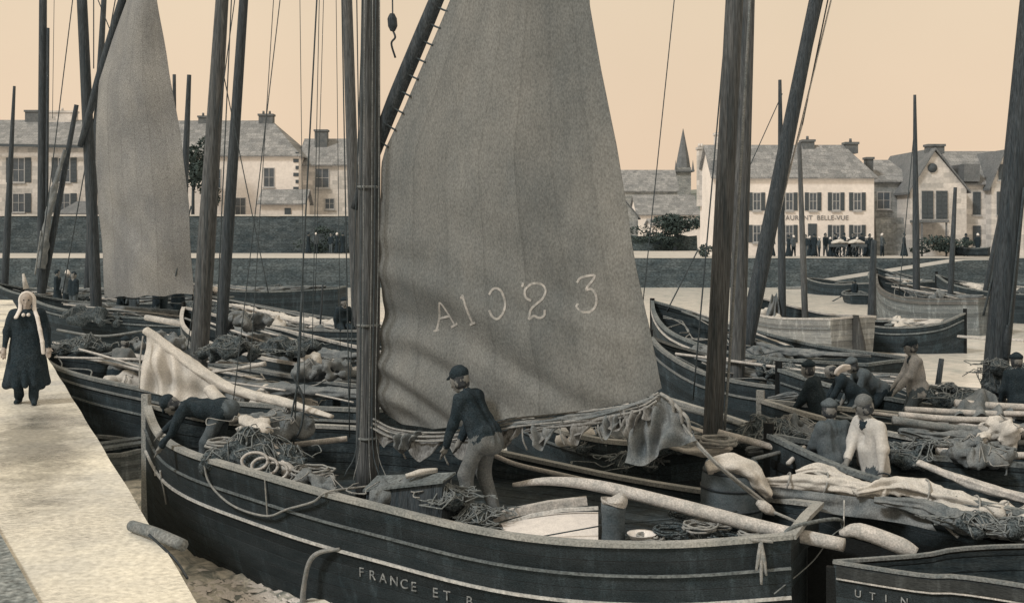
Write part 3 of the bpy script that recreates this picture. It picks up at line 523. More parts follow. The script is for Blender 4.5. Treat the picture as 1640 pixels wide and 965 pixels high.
# ------------------------------------------------------------------ houses
WHITEW = mat('whitewash', (.86, .81, .68), (.72, .68, .57), .35, rough=.95, bump=.3, bscale=5, grain=.04)
GREYW = mat('grey_render', (.36, .37, .32), (.22, .24, .225), .5, rough=.95, bump=.4, bscale=5, grain=.14, brick=(.8, .35, .03, .8))
GREYW2 = mat('pale_stone', (.66, .63, .53), (.52, .51, .44), .4, rough=.95, bump=.4, bscale=5, grain=.06, brick=(.9, .4, .015, .94))
SLATE = mat('slate_roof', (.3, .305, .275), (.2, .21, .195), .8, (1, 1, 1), .8, .5, 9, .15, brick=(.5, .3, .02, .75))
SLATED = mat('dark_slate', (.18, .19, .18), (.12, .135, .13), 1.2, (1, 1, 1), .8, .5, 9, .12)
SHUT = mat('shutter_paint', (.085, .1, .1), (.055, .07, .074), 6, rough=.7)
GLASSD = mat('window_pane', (.09, .11, .12), (.04, .06, .07), 2, rough=.25, bump=.05, spec=.6)
TRIM = mat('window_frame_paint', (.45, .46, .41), (.35, .36, .33), 6, rough=.7)
BRICK = mat('chimney_brick', (.17, .18, .165), (.09, .105, .105), 2, rough=.95, bump=.5)
def window(h, x, z, wd, ht, y, shutters=False, closed=False):
    fr = MB(); f = .07
    for (a, b_, c, e) in ((x-wd/2, x+wd/2, z, z+f), (x-wd/2, x+wd/2, z+ht-f, z+ht), (x-wd/2, x-wd/2+f, z+f, z+ht-f), (x+wd/2-f, x+wd/2, z+f, z+ht-f), (x-f/3, x+f/3, z+f, z+ht-f), (x-wd/2+f, x-f/3, z+ht*.5, z+ht*.5+.04), (x+f/3, x+wd/2-f, z+ht*.5, z+ht*.5+.04)): box(fr, (a, y-.05, c), (b_, y-.004, e))
    o = fr.build('window', TRIM, h, smooth=False); MB_ = MB(); box(MB_, (x-wd/2+f, y-.02, z+f), (x+wd/2-f, y-.003, z+ht-f)); MB_.build('pane', GLASSD, o, smooth=False)
    s = MB(); box(s, (x-wd/2-.06, y-.13, z-.1), (x+wd/2+.06, y-.002, z-.003)); s.build('sill', TRIM, o, smooth=False)
    if shutters:
        for sd_ in (1, -1):
            s = MB(); sw = wd*.5; c = x+sd_*(wd/2+sw/2+.02) if not closed else x+sd_*sw/2
            yy = y-.06 if not closed else y-.09
            box(s, (c-sw/2+.01, yy, z), (c+sw/2-.01, y-.056 if closed else y-.006, z+ht))
            for q in np.linspace(z+.12, z+ht-.16, 7): box(s, (c-sw/2+.08, yy-.02, q), (c+sw/2-.08, yy-.001, q+.05))
            s.build('shutter', SHUT, h, smooth=False)
def chimney(h, x, y, z0, z1, wd, dp=.9, m=BRICK, pots=2):
    mb = MB(); box(mb, (x-wd/2, y-dp/2, z0), (x+wd/2, y+dp/2, z1-.18)); box(mb, (x-wd/2-.08, y-dp/2-.08, z1-.178), (x+wd/2+.08, y+dp/2+.08, z1)); c = mb.build('chimney', m, h, smooth=False)
    for i in range(pots):
        q = MB(); xx = x+(i-(pots-1)/2)*wd*.45; tube(q, [(xx, y, z1-.02), (xx, y, z1+.3)], [.12, .1], 8, sm=False); q.build('chimney_pot', m, c)
def house(label, px0, px1, d, depth, eave, ridge, wm, rm, hipl=0, hipr=0, gable_front=False, ridge_px=None, z0=QG-.05, over=.25, group=None, lift=0):
    x0, x1 = X(px0, d), X(px1, d); ze, zr = Z(eave, d), None
    ym = d+depth/2; zr = Z(ridge, ym if not gable_front else d); h = empty('house', ((x0+x1)/2, d+depth/2, z0), label, 'house', group)
    mb = MB()
    if not gable_front:
        v = [(x0, d, z0), (x1, d, z0), (x1, d+depth, z0), (x0, d+depth, z0), (x0, d, ze), (x1, d, ze), (x1, d+depth, ze), (x0, d+depth, ze), (x0, ym, zr-.12), (x1, ym, zr-.12)]
        f = [(0, 1, 5, 4), (2, 3, 7, 6), (3, 0, 4, 7), (1, 2, 6, 5)]
        if not hipl: f.append((4, 8, 7))
        if not hipr: f.append((5, 6, 9))
        mb.add(v, f); mb.build('wall', wm, h, smooth=False)
        r = MB(); o = over; a, b_ = x0-(o if not hipl else o), x1+o; th = .12
        top = [(a, d-o, ze-.08), (b_, d-o, ze-.08), (b_, d+depth+o, ze-.08), (a, d+depth+o, ze-.08), (a+hipl, ym, zr), (b_-hipr, ym, zr)]
        bot = [(x, y, z-th) for x, y, z in top]
        r.add(top+bot, [(0, 1, 5, 4), (2, 3, 4, 5), (0, 6, 7, 1), (2, 8, 9, 3), (6, 10, 11, 7), (8, 11, 10, 9)]+
              ([(0, 4, 3), (3, 9, 6, 0), (6, 9, 10)] if hipl else [(0, 4, 10, 6), (4, 3, 9, 10)])+([(1, 2, 5), (1, 7, 8, 2), (7, 11, 8)] if hipr else [(1, 7, 11, 5), (5, 11, 8, 2)]))
        r.build('roof', rm, h, smooth=False)
    else:
        xm = X(ridge_px, d) if ridge_px else (x0+x1)/2
        v = [(x0, d, z0), (x1, d, z0), (x1, d, ze), (xm, d, zr-.1), (x0, d, ze)]; v += [(x, y+depth, z) for x, y, z in v]
        mb.add(v, [(0, 1, 2, 3, 4), (9, 8, 7, 6, 5), (0, 4, 9, 5), (1, 6, 7, 2)]); mb.build('wall', wm, h, smooth=False)
        r = MB(); o = over
        for (xa, xb) in ((x0, xm), (x1, xm)):
            sgn = 1 if xa < xb else -1; dx = -sgn*o; sl_ = (zr-ze)/(abs(xm-xa)+1e-6)
            q = [(xa+dx, ze-sl_*o), (xb, zr)]; qq = [(q[0][0], q[0][1]), (q[1][0], q[1][1]), (q[1][0], q[1][1]+.16), (q[0][0], q[0][1]+.16)]
            prism(r, qq, d-o, d+depth+o)
        r.build('roof', rm, h, smooth=False)
    return h
# left: large half-lit house
h = house('large pale stone house at far left with long dark gutter line', -60, 150, 100, 9, 230, 192, GREYW2, SLATE, over=.4)
for px in (30, 103): 
    for zt, hh in ((292, 52), (340, 34)): window(h, X(px, 100), Z(zt, 100), 1.1, 2.2 if zt < 300 else 1.7, 100, True)
chimney(h, X(57, 104.5), 104.5, Z(215, 104.5), Z(177, 104.5), 1.6, pots=0); chimney(h, X(100, 104.5), 104.5, Z(210, 104.5), Z(178, 104.5), 2.6, m=GREYW2, pots=1)
lm = MB(); sweep(lm, [(X(-60, 99.3), 99.3, Z(231, 99.3)), (X(138, 99.3), 99.3, Z(235, 99.3))], .18, .22); lm.build('gutter', SHUT, h, smooth=False)
h = house('low stone outbuilding with dark hipped roof in front of far left house', 95, 145, 97, 4, 340, 322, GREYW, SLATED, 1, 1)
h = house('long white house with slate roof, hipped right end and quoined corner', 262, 478, 100, 9, 247, 193, WHITEW, SLATE, hipr=3.6)
window(h, X(431, 100), Z(300, 100), 1.0, 1.75, 100); window(h, X(345, 100), Z(302, 100), 1.0, 1.75, 100); window(h, X(385, 100), Z(345, 100), 1.0, 1.6, 100)
chimney(h, X(427, 104.5), 104.5, Z(212, 104.5), Z(183, 104.5), 1.3); chimney(h, X(330, 104.5), 104.5, Z(205, 104.5), Z(186, 104.5), 1.2)
for i in range(9): q = MB(); z = Z(338, 100)+i*.62; box(q, (X(478, 100)-(.45 if i % 2 else .25), 99.94, z), (X(478, 100)+.03, 99.998, z+.3)); q.build('quoin', SHUT, h, smooth=False)
for i, px in enumerate((352, 375)):
    q = MB(); tube(q, [(X(px, 99.9)-.9, 99.9, Z(275, 100)-.9), (X(px, 99.9)+.9, 99.9, Z(275, 100)+.9)], .06, 6, sm=False)
h = house('small lean-to with mossy sloping roof and narrow door below white house', 418, 486, 97, 3, 324, 303, WHITEW, SLATE, over=.3)
q = MB(); box(q, (X(456, 97), 96.93, QG+.2), (X(466, 97), 96.998, Z(333, 97))); q.build('door', SHUT, h, smooth=False)
h = house('tall grey house with square chimney beside the white house', 479, 572, 102, 8, 262, 222, GREYW2, SLATE)
window(h, X(516, 102), Z(301, 102), 1.3, 1.8, 102); window(h, X(528, 102), Z(335, 102), .9, 1.0, 102); chimney(h, X(515, 105), 105, Z(240, 105), Z(208, 105), 1.15, pots=0)
# middle: behind the sail
h = house('house with steep dark gable roof just right of the tall sail', 930, 1022, 118, 10, 347, 290, GREYW, SLATED, gable_front=True, ridge_px=975)
h = house('slate roofed cottage under the church spire', 1022, 1118, 135, 9, 342, 312, WHITEW, SLATE)
h = house('long grey roofed farm building on the slope left of the church', 985, 1085, 165, 8, 305, 272, GREYW, SLATE)
h = house('low whitewashed shed beside dark tree', 1045, 1125, 112, 5, 358, 350, WHITEW, SLATE)
# church
ch = empty('church', (X(1096, 250), 252, 2), 'distant stone church spire rising over the roofs', 'church'); q = MB(); xw = X(1096, 250)
box(q, (xw-1.5, 250, 2), (xw+1.5, 253.5, Z(268, 250))); q.build('tower', GREYW, ch, smooth=False); q = MB(); zb = Z(275, 250)
box(q, (xw-2.2, 249.5, zb), (xw+2.2, 254, zb+.4)); q.build('balustrade', SLATED, ch, smooth=False)
q = MB(); n = 8; z1, z2, z3 = Z(272, 250), Z(252, 250), Z(205, 250); v = [(xw+r_*math.cos(a), 251.8+r_*math.sin(a), z) for z, r_ in ((z1, 1.75), (z2, 1.35), (z3, .05)) for a in np.arange(n)*6.283/n+.39]
q.add(v, [(i*n+j, i*n+(j+1) % n, (i+1)*n+(j+1) % n, (i+1)*n+j) for i in range(2) for j in range(n)]); q.build('spire', SLATED, ch, smooth=False)
q = MB()
for sx in (-1, 1):
    tube(q, [(xw+sx*1.9, 250, zb+.4), (xw+sx*1.9, 250, zb+2.6)], [.3, .02], 5, sm=False); 
q.build('pinnacles', SLATED, ch, smooth=False)
# inn
D = 86
h = house('long white two-storey harbour inn with dark shutters and lettering', 1143, 1400, D, 6.2, 282, 232, WHITEW, SLATE, hipr=1.7)
for px in (1163, 1212, 1264, 1302, 1339, 1373): window(h, X(px, D), Z(337, D), .62, 1.38, D, True)
for px in (1163, 1212, 1264, 1339, 1373): window(h, X(px, D), Z(388, D), .62, 1.34, D, True)
q = MB(); box(q, (X(1294, D), D-.06, QG), (X(1308, D), D-.004, Z(358, D))); dr = q.build('door', SHUT, h, smooth=False); q = MB(); tube(q, [(X(1306, D), D-.07, QG+1), (X(1306, D), D-.12, QG+1)], .03, 6, sm=False); q.build('handle', IRON, dr)
chimney(h, X(1156, D+3.1), D+3.1, Z(245, D+3.1), Z(213, D+3.1), 1.1, m=GREYW2, pots=0); chimney(h, X(1293, D+3.1), D+3.1, Z(242, D+3.1), Z(224, D+3.1), .9, pots=1); chimney(h, X(1362, D+3.1), D+3.1, Z(246, D+3.1), Z(228, D+3.1), .95, pots=1); chimney(h, X(1122, D+5.7), D+5.7, Z(330, D+5.7), Z(236, D+5.7), .5, m=GREYW2); chimney(h, X(1391, D+4.5), D+4.5, Z(290, D+4.5), Z(252, D+4.5), .5, pots=0)
dm = MB(); box(dm, (X(1145, D), D-.1, Z(281, D)), (X(1168, D), D+2.2, Z(256, D))); dm.build('dormer', SLATED, h, smooth=False)
def text(s, mtx_loc, size, m, parent, rz=0, name='lettering', rx=90, ext=.012, align='LEFT', sp=1.0):
    cu = bpy.data.curves.new('t', 'FONT'); cu.body = s; cu.size = size; cu.extrude = ext; cu.align_x = align; cu.space_character = sp
    o = bpy.data.objects.new('t', cu); COL.objects.link(o); me = bpy.data.meshes.new_from_object(o); bpy.data.objects.remove(o)
    vv = np.array([v.co for v in me.vertices]); ff = [tuple(p.vertices) for p in me.polygons]; a = R(rx)
    vv = np.stack([vv[:, 0], vv[:, 1]*math.cos(a)-vv[:, 2]*math.sin(a), vv[:, 1]*math.sin(a)+vv[:, 2]*math.cos(a)], 1)
    vv = np.stack([vv[:, 0]*math.cos(rz)-vv[:, 1]*math.sin(rz), vv[:, 0]*math.sin(rz)+vv[:, 1]*math.cos(rz), vv[:, 2]], 1)
    return vv+np.array(mtx_loc), ff
LET = mat('sign_paint', (.26, .26, .24), rough=.8)
v, f = text('RESTAURANT  BELLE-VUE', (X(1234, D), D-.03, Z(352, D)), .5, LET, h, sp=1.05); MB().add(v, f).build('lettering', LET, h, smooth=False)
# right of the inn
h = house('small grey house with mansard roof between inn and gabled house', 1400, 1462, 90, 7, 288, 256, GREYW, SLATE, 1.0, 1.0); window(h, X(1415, 90), Z(335, 90), 1.1, 1.4, 90)
stone_wall('yard_wall', X(1402, 88.5), X(1470, 88.5), 88.5, 88.9, QG-.05, Z(349, 88.5), 'grey courtyard wall linking the inn and the gabled house', GREYW, .04)
h = house('tall gabled house with round attic window and long shutters', 1458, 1548, 87, 10, 303, 240, GREYW2, SLATED, gable_front=True, ridge_px=1497)
for px in (1485, 1508): window(h, X(px, 87), Z(351, 87), .9, 2.2, 87, True, True)
q = MB(); c = (X(1493, 87), 86.95, Z(269, 87)); tube(q, [(c[0], 86.9, c[2]), (c[0], 87.05, c[2])], [.36, .36], 18, sm=False); q.build('round_window', SHUT, h)
chimney(h, X(1498, 88), 88.2, Z(246, 88), Z(231, 88), 1.25, pots=0)
q = MB(); box(q, (X(1472, 85), 84.5, Z(356, 85)), (X(1516, 85), 86.98, Z(352, 85))); box(q, (X(1473, 85), 84.6, QG), (X(1475, 85), 84.75, Z(356.2, 85))); box(q, (X(1512, 85), 84.6, QG), (X(1514, 85), 84.75, Z(356.2, 85))); q.build('porch', SLATED, h, smooth=False)
h = house('long wing with dormer adjoining the gabled house', 1546, 1700, 88, 9, 292, 242, GREYW2, SLATE)
q = MB(); box(q, (X(1541, 88), 87.6, Z(291, 88)), (X(1566, 88), 91, Z(263, 88))); q.build('dormer', SLATED, h, smooth=False)
for px in (1564, 1603, 1636): window(h, X(px, 88), Z(344, 88), .62, 1.8, 88, True, True); window(h, X(px, 88), Z(394, 88), .62, 1.6, 88, True, True)
h = house('narrow front gable at the far right end of the quay', 1588, 1640, 87, 6, 292, 243, GREYW2, SLATED, gable_front=True, ridge_px=1608); window(h, X(1604, 87), Z(288, 87), .5, 1.2, 87, True, True)
window(h, X(1602, 87), Z(344, 87), .6, 1.8, 87, True, True); window(h, X(1602, 87), Z(394, 87), .6, 1.6, 87, True, True)
# garden walls on the quay
stone_wall('garden_wall', X(-120, 95), X(575, 95), 95, 95.6, QG-.05, Z(346, 95), 'long dark garden wall in front of the left hand houses', cope=COPE)
stone_wall('garden_wall', X(900, 104), X(1116, 104), 104, 104.5, QG-.05, Z(378, 104), 'dark garden wall under the church with pale top', mat('ivy_wall', (.1, .125, .115), (.04, .06, .062), 1.5, rough=1, bump=1, bscale=7, grain=.3), .1)
def foliage(name, c, r, n, size, label, cat, trunk=True, group=None, m=None):
    g = np.random.default_rng(int(abs(c[0]*13+c[1]*7))); root = empty(name, (c[0], c[1], QG), label, cat, group)
    k = 7; cc = [(g.normal(size=3)*.45, g.uniform(.35, .6)) for _ in range(k)]; v = []; f = []
    for i in range(n):
        q, rr = cc[i % k]; u = g.normal(size=3); u /= np.linalg.norm(u); p = np.array(c)+np.array(r)*(q+u*rr*g.uniform(.75, 1.05)); a = g.normal(size=3); a /= np.linalg.norm(a); b_ = np.cross(a, u); b_ /= np.linalg.norm(b_)+1e-9; s = size*g.uniform(.6, 1.4)
        j = len(v); v += [p-a*s, p-b_*s*.5, p+a*s, p+b_*s*.5]; f.append((j, j+1, j+2, j+3))
    MB().add(v, f).build('crown' if trunk else 'foliage', m or LEAF, root, smooth=False)
    if trunk:
        q = MB(); tube(q, [(c[0], c[1], QG-.2), (c[0]+.1, c[1], c[2])], [.2, .1], 8, sm=False)
        for i in range(4): tube(q, [(c[0]+.1, c[1], c[2]-r[2]*.7), tuple(np.array(c)+np.array(r)*cc[i][0]*.9)], [.08, .03], 6, sm=False)
        q.build('trunk', MASTD, root)
    return root
LEAF = mat('leaves', (.06, .085, .07), (.03, .048, .045), 3, rough=.9, grain=.2)
foliage('tree', (X(1081, 103), 103, Z(356, 103)), (2.3, 1.3, 1.25), 1900, .16, 'small dark round tree above garden wall left of the inn', 'tree')
foliage('tree', (X(308, 97), 97, Z(272, 97)), (1.6, 1.3, 2.6), 2200, .17, 'dark tree between the second sail and thick leaning mast', 'tree')
foliage('shrub', (X(1510, 84), 84, Z(395, 84)), (2.2, .8, .75), 1500, .11, 'broad dark bush below the porch of the gabled house', 'shrub', False)
foliage('shrub', (X(515, 93.6), 93.6, Z(384, 93.6)), (1.9, .6, .9), 900, .12, 'ivy bush against the long garden wall', 'shrub', False)
foliage('shrub', (X(1060, 102.8), 102.8, Z(384, 102.8)), (3.0, .6, .7), 1300, .13, 'hedge at the foot of the wall below church', 'shrub', False)
foliage('shrub', (X(1132, 83), 83, Z(402, 83)), (.55, .5, .5), 500, .09, 'low bush at the corner of white narrow house', 'shrub', False)

# crowd on the far quay: low detail people, shared meshes
def far_person(v):
    g = np.random.default_rng(v); pr = []; A = lambda a, b, r1, r2, m=0, k=.04: pr.append((a, b, r1, r2, k, m)); sk = v % 3 == 0
    if sk: [A((0, 0, .9), (.22*math.cos(a), .22*math.sin(a), .1), .12, .07, 1) for a in np.linspace(0, 6.28, 9)[:-1]]
    else:
        for s in (1, -1): A((0, s*.09, .85), (.05*s, s*.11, .08), .1, .06, 1)
    for s in (1, -1): A((0, s*.07, .85), (0, s*.1, 1.35), .12, .11); A((0, s*.17, 1.38), (.05+.1*(v % 2), s*.24, .95), .06, .045)
    A((0, 0, 1.35), (0, 0, 1.6), .05, .06, 2); A((0, 0, 1.56), (.01, 0, 1.6), .1, .09, 2); A((-.02, 0, 1.62), (0, 0, 1.67), .11, .09, 3)
    V, f, mm = surface(pr, .04); return V, f, mm
FP = [far_person(i) for i in range(4)]
fcols = [[NAVY, NAVY, SKIND, NAVY], [MIDC, NAVY, SKIND, WHITEC], [NAVY, MIDC, SKIND, NAVY], [NAVY, NAVY, SKIND, WHITEC]]
FPO = {}
def put_far(x, y, z, vi, yaw, label, group, sc=1.0, cols=None):
    if vi not in FPO: V, f, mm = FP[vi]; o = MB().add(V, f, mm).build('person', cols or fcols[vi], None, loc=(0, 0, 0)); FPO[vi] = o; 
    else: o = FPO[vi].copy(); COL.objects.link(o)
    o.location = (x, y, z); o.rotation_euler = (0, 0, yaw); o.scale = (sc,)*3; return tag(o, label, 'person', group)
k = 0
spots = [1263, 1271, 1290, 1297, 1304, 1312, 1322, 1330, 1337, 1344, 1352, 1359, 1366, 1373, 1380, 1387, 1393, 1397]
for i, px in enumerate(spots):
    d = 83.2+.9*math.sin(i*2.3); put_far(X(px, d), d, QG, i % 4, i*1.9, ['dark trousered', 'grey smocked white capped', 'grey trousered', 'dark skirted white capped'][i % 4]+' figure, number '+['one', 'two', 'three', 'four', 'five', 'six', 'seven', 'eight', 'nine', 'ten', 'eleven', 'twelve', 'thirteen', 'fourteen', 'fifteen', 'sixteen', 'seventeen', 'eighteen'][i]+' from the left before the inn', 'people gathered in front of the inn', .93+.1*math.sin(i*3.3))
for px, lb in ((1236, 'woman in white cap standing alone left of the inn crowd'), (1448, 'dark figure standing by the yard wall'), (1413, 'white capped figure just right of the inn corner'), (1547, 'dark figure at right end of the porch bush'), (1566, 'white hatted figure beside the beached boat')):
    put_far(X(px, 83.8), 83.8, QG, {1236: 3, 1448: 0, 1413: 1, 1547: 2, 1566: 3}[px], px, lb, None)
for i, px in enumerate((494, 506, 530, 540, 549)): put_far(X(px, 92.5), 92.5, QG, i % 4, i*2.1, ['leftmost', 'second from left', 'middle', 'second from right', 'rightmost'][i]+' dark figure standing under the left garden wall', 'people under the left garden wall')
# market carts with pale covers in the crowd
for px, lb in ((1345, 'white covered handcart at left in the crowd before the inn'), (1371, 'white covered handcart at right in the crowd before the inn')):
    c = np.array([X(px, 82.3), 82.3, QG]); root = empty('handcart', c, lb, 'cart')
    q = MB(); bundle(q, [c+[-.6, 0, 1.0], c+[0, 0, 1.15], c+[.6, 0, 1.0]], [.15, .27, .15], 20, 5, .3, 1, .1); q.build('cover', CANV, root); q = MB(); box(q, c+[-.7, -.35, .75], c+[.7, .35, .95]); q.build('bed', SHUT, root, smooth=False)
    for sx in (-.38, .38):
        q = MB(); pts = [c+[.42*math.cos(a), sx, .42+.42*math.sin(a)] for a in np.linspace(0, 6.283, 19)]; tube(q, pts, .03, 5, sm=False); [tube(q, [c+[0, sx, .42], c+[.4*math.cos(a), sx, .42+.4*math.sin(a)]], .018, 4, sm=False) for a in np.arange(6)*1.047]; q.build('wheel', SHUT, root)
# ================================================================== FISHING BOATS
def fill(b, where, seed, sail=CANVG, oars=3, heaps=2, sailr=.15, s0=.18, s1=.92, boxes=1):
    g = np.random.default_rng(seed); L = b.L
    if sail:
        mb = MB(); z = float(b.zf(L*.5))-.02; bundle(mb, [b.at(L*s0, -.1, float(b.zf(L*s0))+.02), b.at(L*(s0+s1)/2, .15, z), b.at(L*s1, -.05, float(b.zf(L*s1))+.1)], [sailr*.5, sailr*1.15, sailr, sailr*.4], 28, 7, .3, seed, .06)
        tag(mb.build('furled_sail', sail), 'furled sail lying along '+where, 'sail')
    for i in range(oars):
        o = g.uniform(-.75, .75)*b.wf(L*.5); a = g.uniform(.12, .35)*L; c = a+g.uniform(3.2, 4.8); c = min(c, L*.98); za, zc = float(b.zf(a)), float(b.zf(c))
        oar(b.at(a, o*.75, za+.09), b.at(c, o*.9, zc+.03), ['first', 'second', 'third', 'fourth', 'fifth'][i]+' oar, '+('pale' if i % 2 == 0 else 'grey')+' '+('on near side of ' if o > 0 else 'on far side of ')+where, 'oars laid in '+where, m=(SPAR, SPARG)[i % 2], r=.028)
    for i in range(heaps):
        s = (.22+.6*(i+.5)/max(heaps, 1)+g.uniform(-.06, .06))*L; o = g.uniform(-.4, .4); z = b.deck+.25; pos = ['nearest the bow', 'amidships', 'next towards the stern', 'nearest the stern'][i if heaps > 2 else i*3]
        heap('net_heap', b.at(s, o, z), (.65, .5, .5), (NET, CANVG, CANV)[(i+seed) % 3], ['dark net', 'grey cloth', 'pale cloth'][(i+seed) % 3]+' heap '+pos+' in '+where, 'nets', 'heaps of nets in '+where, seed*7+i, .05, 11)
    for i in range(9):                                       # slack lines lying over gear and rails
        s = g.uniform(.1, .6)*L; o = g.uniform(-.8, .8)*b.wf(s); pts = [b.at(s, o, float(b.zf(s))+.05)]
        for j in range(4): s = min(s+g.uniform(.25, .8), L*.97); o = float(np.clip(o+g.normal()*.35, -b.wf(s)*.95, b.wf(s)*.95)); pts.append(b.at(s, o, float(b.zf(s))+g.uniform(-.08, .12)))
        line(b, pts, g.uniform(.012, .02), (ROPE, ROPED, SPARG)[i % 3], 'slack_line')
    for i in range(boxes):
        s = g.uniform(.45, .75)*L; o = g.uniform(-.6, .2); c = b.at(s, o, b.deck+.02); root = empty('fish_box', c, 'dark wooden fish box standing in '+where, 'box', 'fish boxes in '+where); rz = math.atan2(b.ax[1], b.ax[0])
        q = MB(); box(q, c-[.38, .25, 0], c+[.38, .25, .42], rz=rz, c=c); q.build('side_boards', TAR2, root, smooth=False); q = MB(); box(q, c+[-.41, -.28, .422], c+[.41, .28, .46], rz=rz, c=c); q.build('lid', RAILD, root, smooth=False)

# ---- MAIN BOAT ------------------------------------------------------------
m = boat('fishing_boat', 'large dark fishing boat in front, white striped hull and tall numbered grey sail', (-5.2, 16.0), (3.12, 11.94), 3.2, [(0, 1.78), (.1, 1.5), (.32, 1.43), (.5, 1.27), (.7, 1.1), (.86, 1.1), (1, 1.22)], TAR, RAIL,
         [(.3, .025, RAILD), (.6, .03, WHITEP)], .44, .9, 0, rudder=False, railw=.11, railh=.05)
mz = P(588, 700, 14.37); mfoot = (mz[0], 14.37, .9)
mast(m, mfoot, (X(597, 14.37), 14.37, 10.8), .15, .085)
def mp(px, py, off=0.0):
    """a point on the upright plane through the boat's keel, seen at that pixel before being moved off it sideways"""
    k = (px-820)/F; s = (k*16.0+5.2)/(.899+k*.4386); d = 16-.4386*s; return np.array([-5.2+.899*s+m.nr[0]*off, d+m.nr[1]*off, Z(py, d)])
SAILM = mat('tanned_sail', (.215, .22, .19), (.125, .138, .128), .8, (1, 1, .5), .95, .35, 60, .13, .1, planks=.62, pl=.84)
SAILM2 = mat('pale_sail', (.27, .275, .24), (.17, .18, .17), .7, (1, 1, .5), .95, .35, 50, .2, .1, planks=.7, pl=.85)
lf_ = lambda y: np.interp(y, [-790, 0, 238, 262, 700], [1075, 718, 613, 607, 604]); rt_ = lambda y: np.interp(y, [-800, 0, 110, 230, 430, 640], [1085, 941, 960, 984, 1018, 1062])
def sail_pt(PX, PY, off=0.0):
    PX = np.asarray(PX, float); PY = np.asarray(PY, float); U = np.clip((PX-lf_(PY))/(rt_(PY)-lf_(PY)), 0, 1); V = np.clip((655-PY)/1445, 0, 1)
    kk = (PX-820)/F; s = (kk*16.0+5.2)/(.899+kk*.4386); d = 16-.4386*s
    env = np.clip((PY-250)/200, 0, 1)*np.exp(-((PX-604)/330)**2)*(.35+.65*np.clip((PY-330)/150, 0, 1)); q = PY-.42*(PX-604)+18*np.sin(PX/90)
    D = .30*np.sin(math.pi*U)*(.25+.75*np.clip(1-V*1.3, 0, 1))-.05+off
    D = D+env*(.03*np.sin(q/13.5+.6*np.sin(PX/55))+.03*np.sin(q/8.3+PX/110)*(.5+.5*np.sin(PX/70))+.05*np.sin(q/31+1))+.014*np.sin((PY-.75*(PX-604))/42)*np.clip((PY-300)/300, 0, 1)
    D = D+np.clip((PY-520)/110, 0, 1)*np.exp(-((PX-604)/240)**2)*(.045*np.sin((PY-.5*(PX-604))/11)+.02*np.sin((PY-.62*(PX-604))/6.1+1))
    D = D+.02*np.sin(PX/23)*np.clip((PY-560)/100, 0, 1)**2+.022*np.sin((PY-.3*PX)/75+np.sin(PX/60))*np.clip((PY+200)/500, 0, 1)
    D = D+.012*np.sin(PX/37+.4*np.sin(PY/90))+.007*np.sin(PY/19+PX/33)*np.sin(PX/51)
    return np.stack([-5.2+.899*s+m.nr[0]*D, d+m.nr[1]*D, CH-(PY-HY)/F*d], -1)
def main_sail():
    nu, nv = 120, 130; u = np.linspace(0, 1, nu); v = np.linspace(0, 1, nv)**1.5; U, V = np.meshgrid(u, v, indexing='ij')
    lf = lambda y: np.interp(y, [-790, 0, 238, 262, 700], [1075, 718, 613, 607, 604]); rt = lambda y: np.interp(y, [-800, 0, 110, 230, 430, 640], [1085, 941, 960, 984, 1018, 1062])
    foot = lambda x: np.interp(x, [604, 640, 700, 760, 830, 960, 1030, 1062], [664, 680, 684, 676, 664, 652, 640, 622])
    X0 = 604+458*U; PY = foot(X0)*(1-V)+(-790)*V; PX = lf(PY)*(1-U)+rt(PY)*U
    G = sail_pt(PX, PY)
    f = [(i*nv+j, (i+1)*nv+j, (i+1)*nv+j+1, i*nv+j+1) for i in range(nu-1) for j in range(nv-1)]; K = nu*nv; f += [tuple(x+K for x in r_[::-1]) for r_ in f]
    B2 = G.copy(); B2[..., :2] -= m.nr*.008
    uu = np.tile(np.stack([V.ravel()*9, U.ravel()*4.2], 1), (2, 1))
    return MB().add(np.concatenate([G.reshape(-1, 3), B2.reshape(-1, 3)]), f, 0, uu).build('sail', SAILM, m.root), G, PX, PY
sail, SG, SPX, SPY = main_sail()
def on_sail(px, py, off=.004): return sail_pt(px, py, off)
GL = {'A': [[(702, 528), (708, 508), (715, 483), (728, 505), (735, 520)], [(697, 530), (707, 527)], [(728, 523), (740, 517)], [(708, 509), (727, 505)]],
      '1': [[(756, 470), (762, 492), (769, 516)], [(763, 518), (774, 514)], [(753, 476), (757, 470)]],
      '0': [[(797, 470), (802, 462), (809, 460), (817, 466), (822, 484), (819, 500), (811, 508), (803, 503), (799, 494)]],
      '2': [[(849, 451), (848, 458)], [(862, 480), (854, 474), (853, 462), (862, 453), (874, 454), (881, 463), (879, 476), (870, 485), (861, 494), (858, 509)], [(858, 509), (866, 504), (874, 507), (882, 503), (883, 494)]],
      '3': [[(930, 452), (936, 444), (957, 441), (944, 462), (952, 462), (959, 472), (958, 488), (949, 498), (937, 498), (929, 490), (931, 485)]]}
mb = MB()
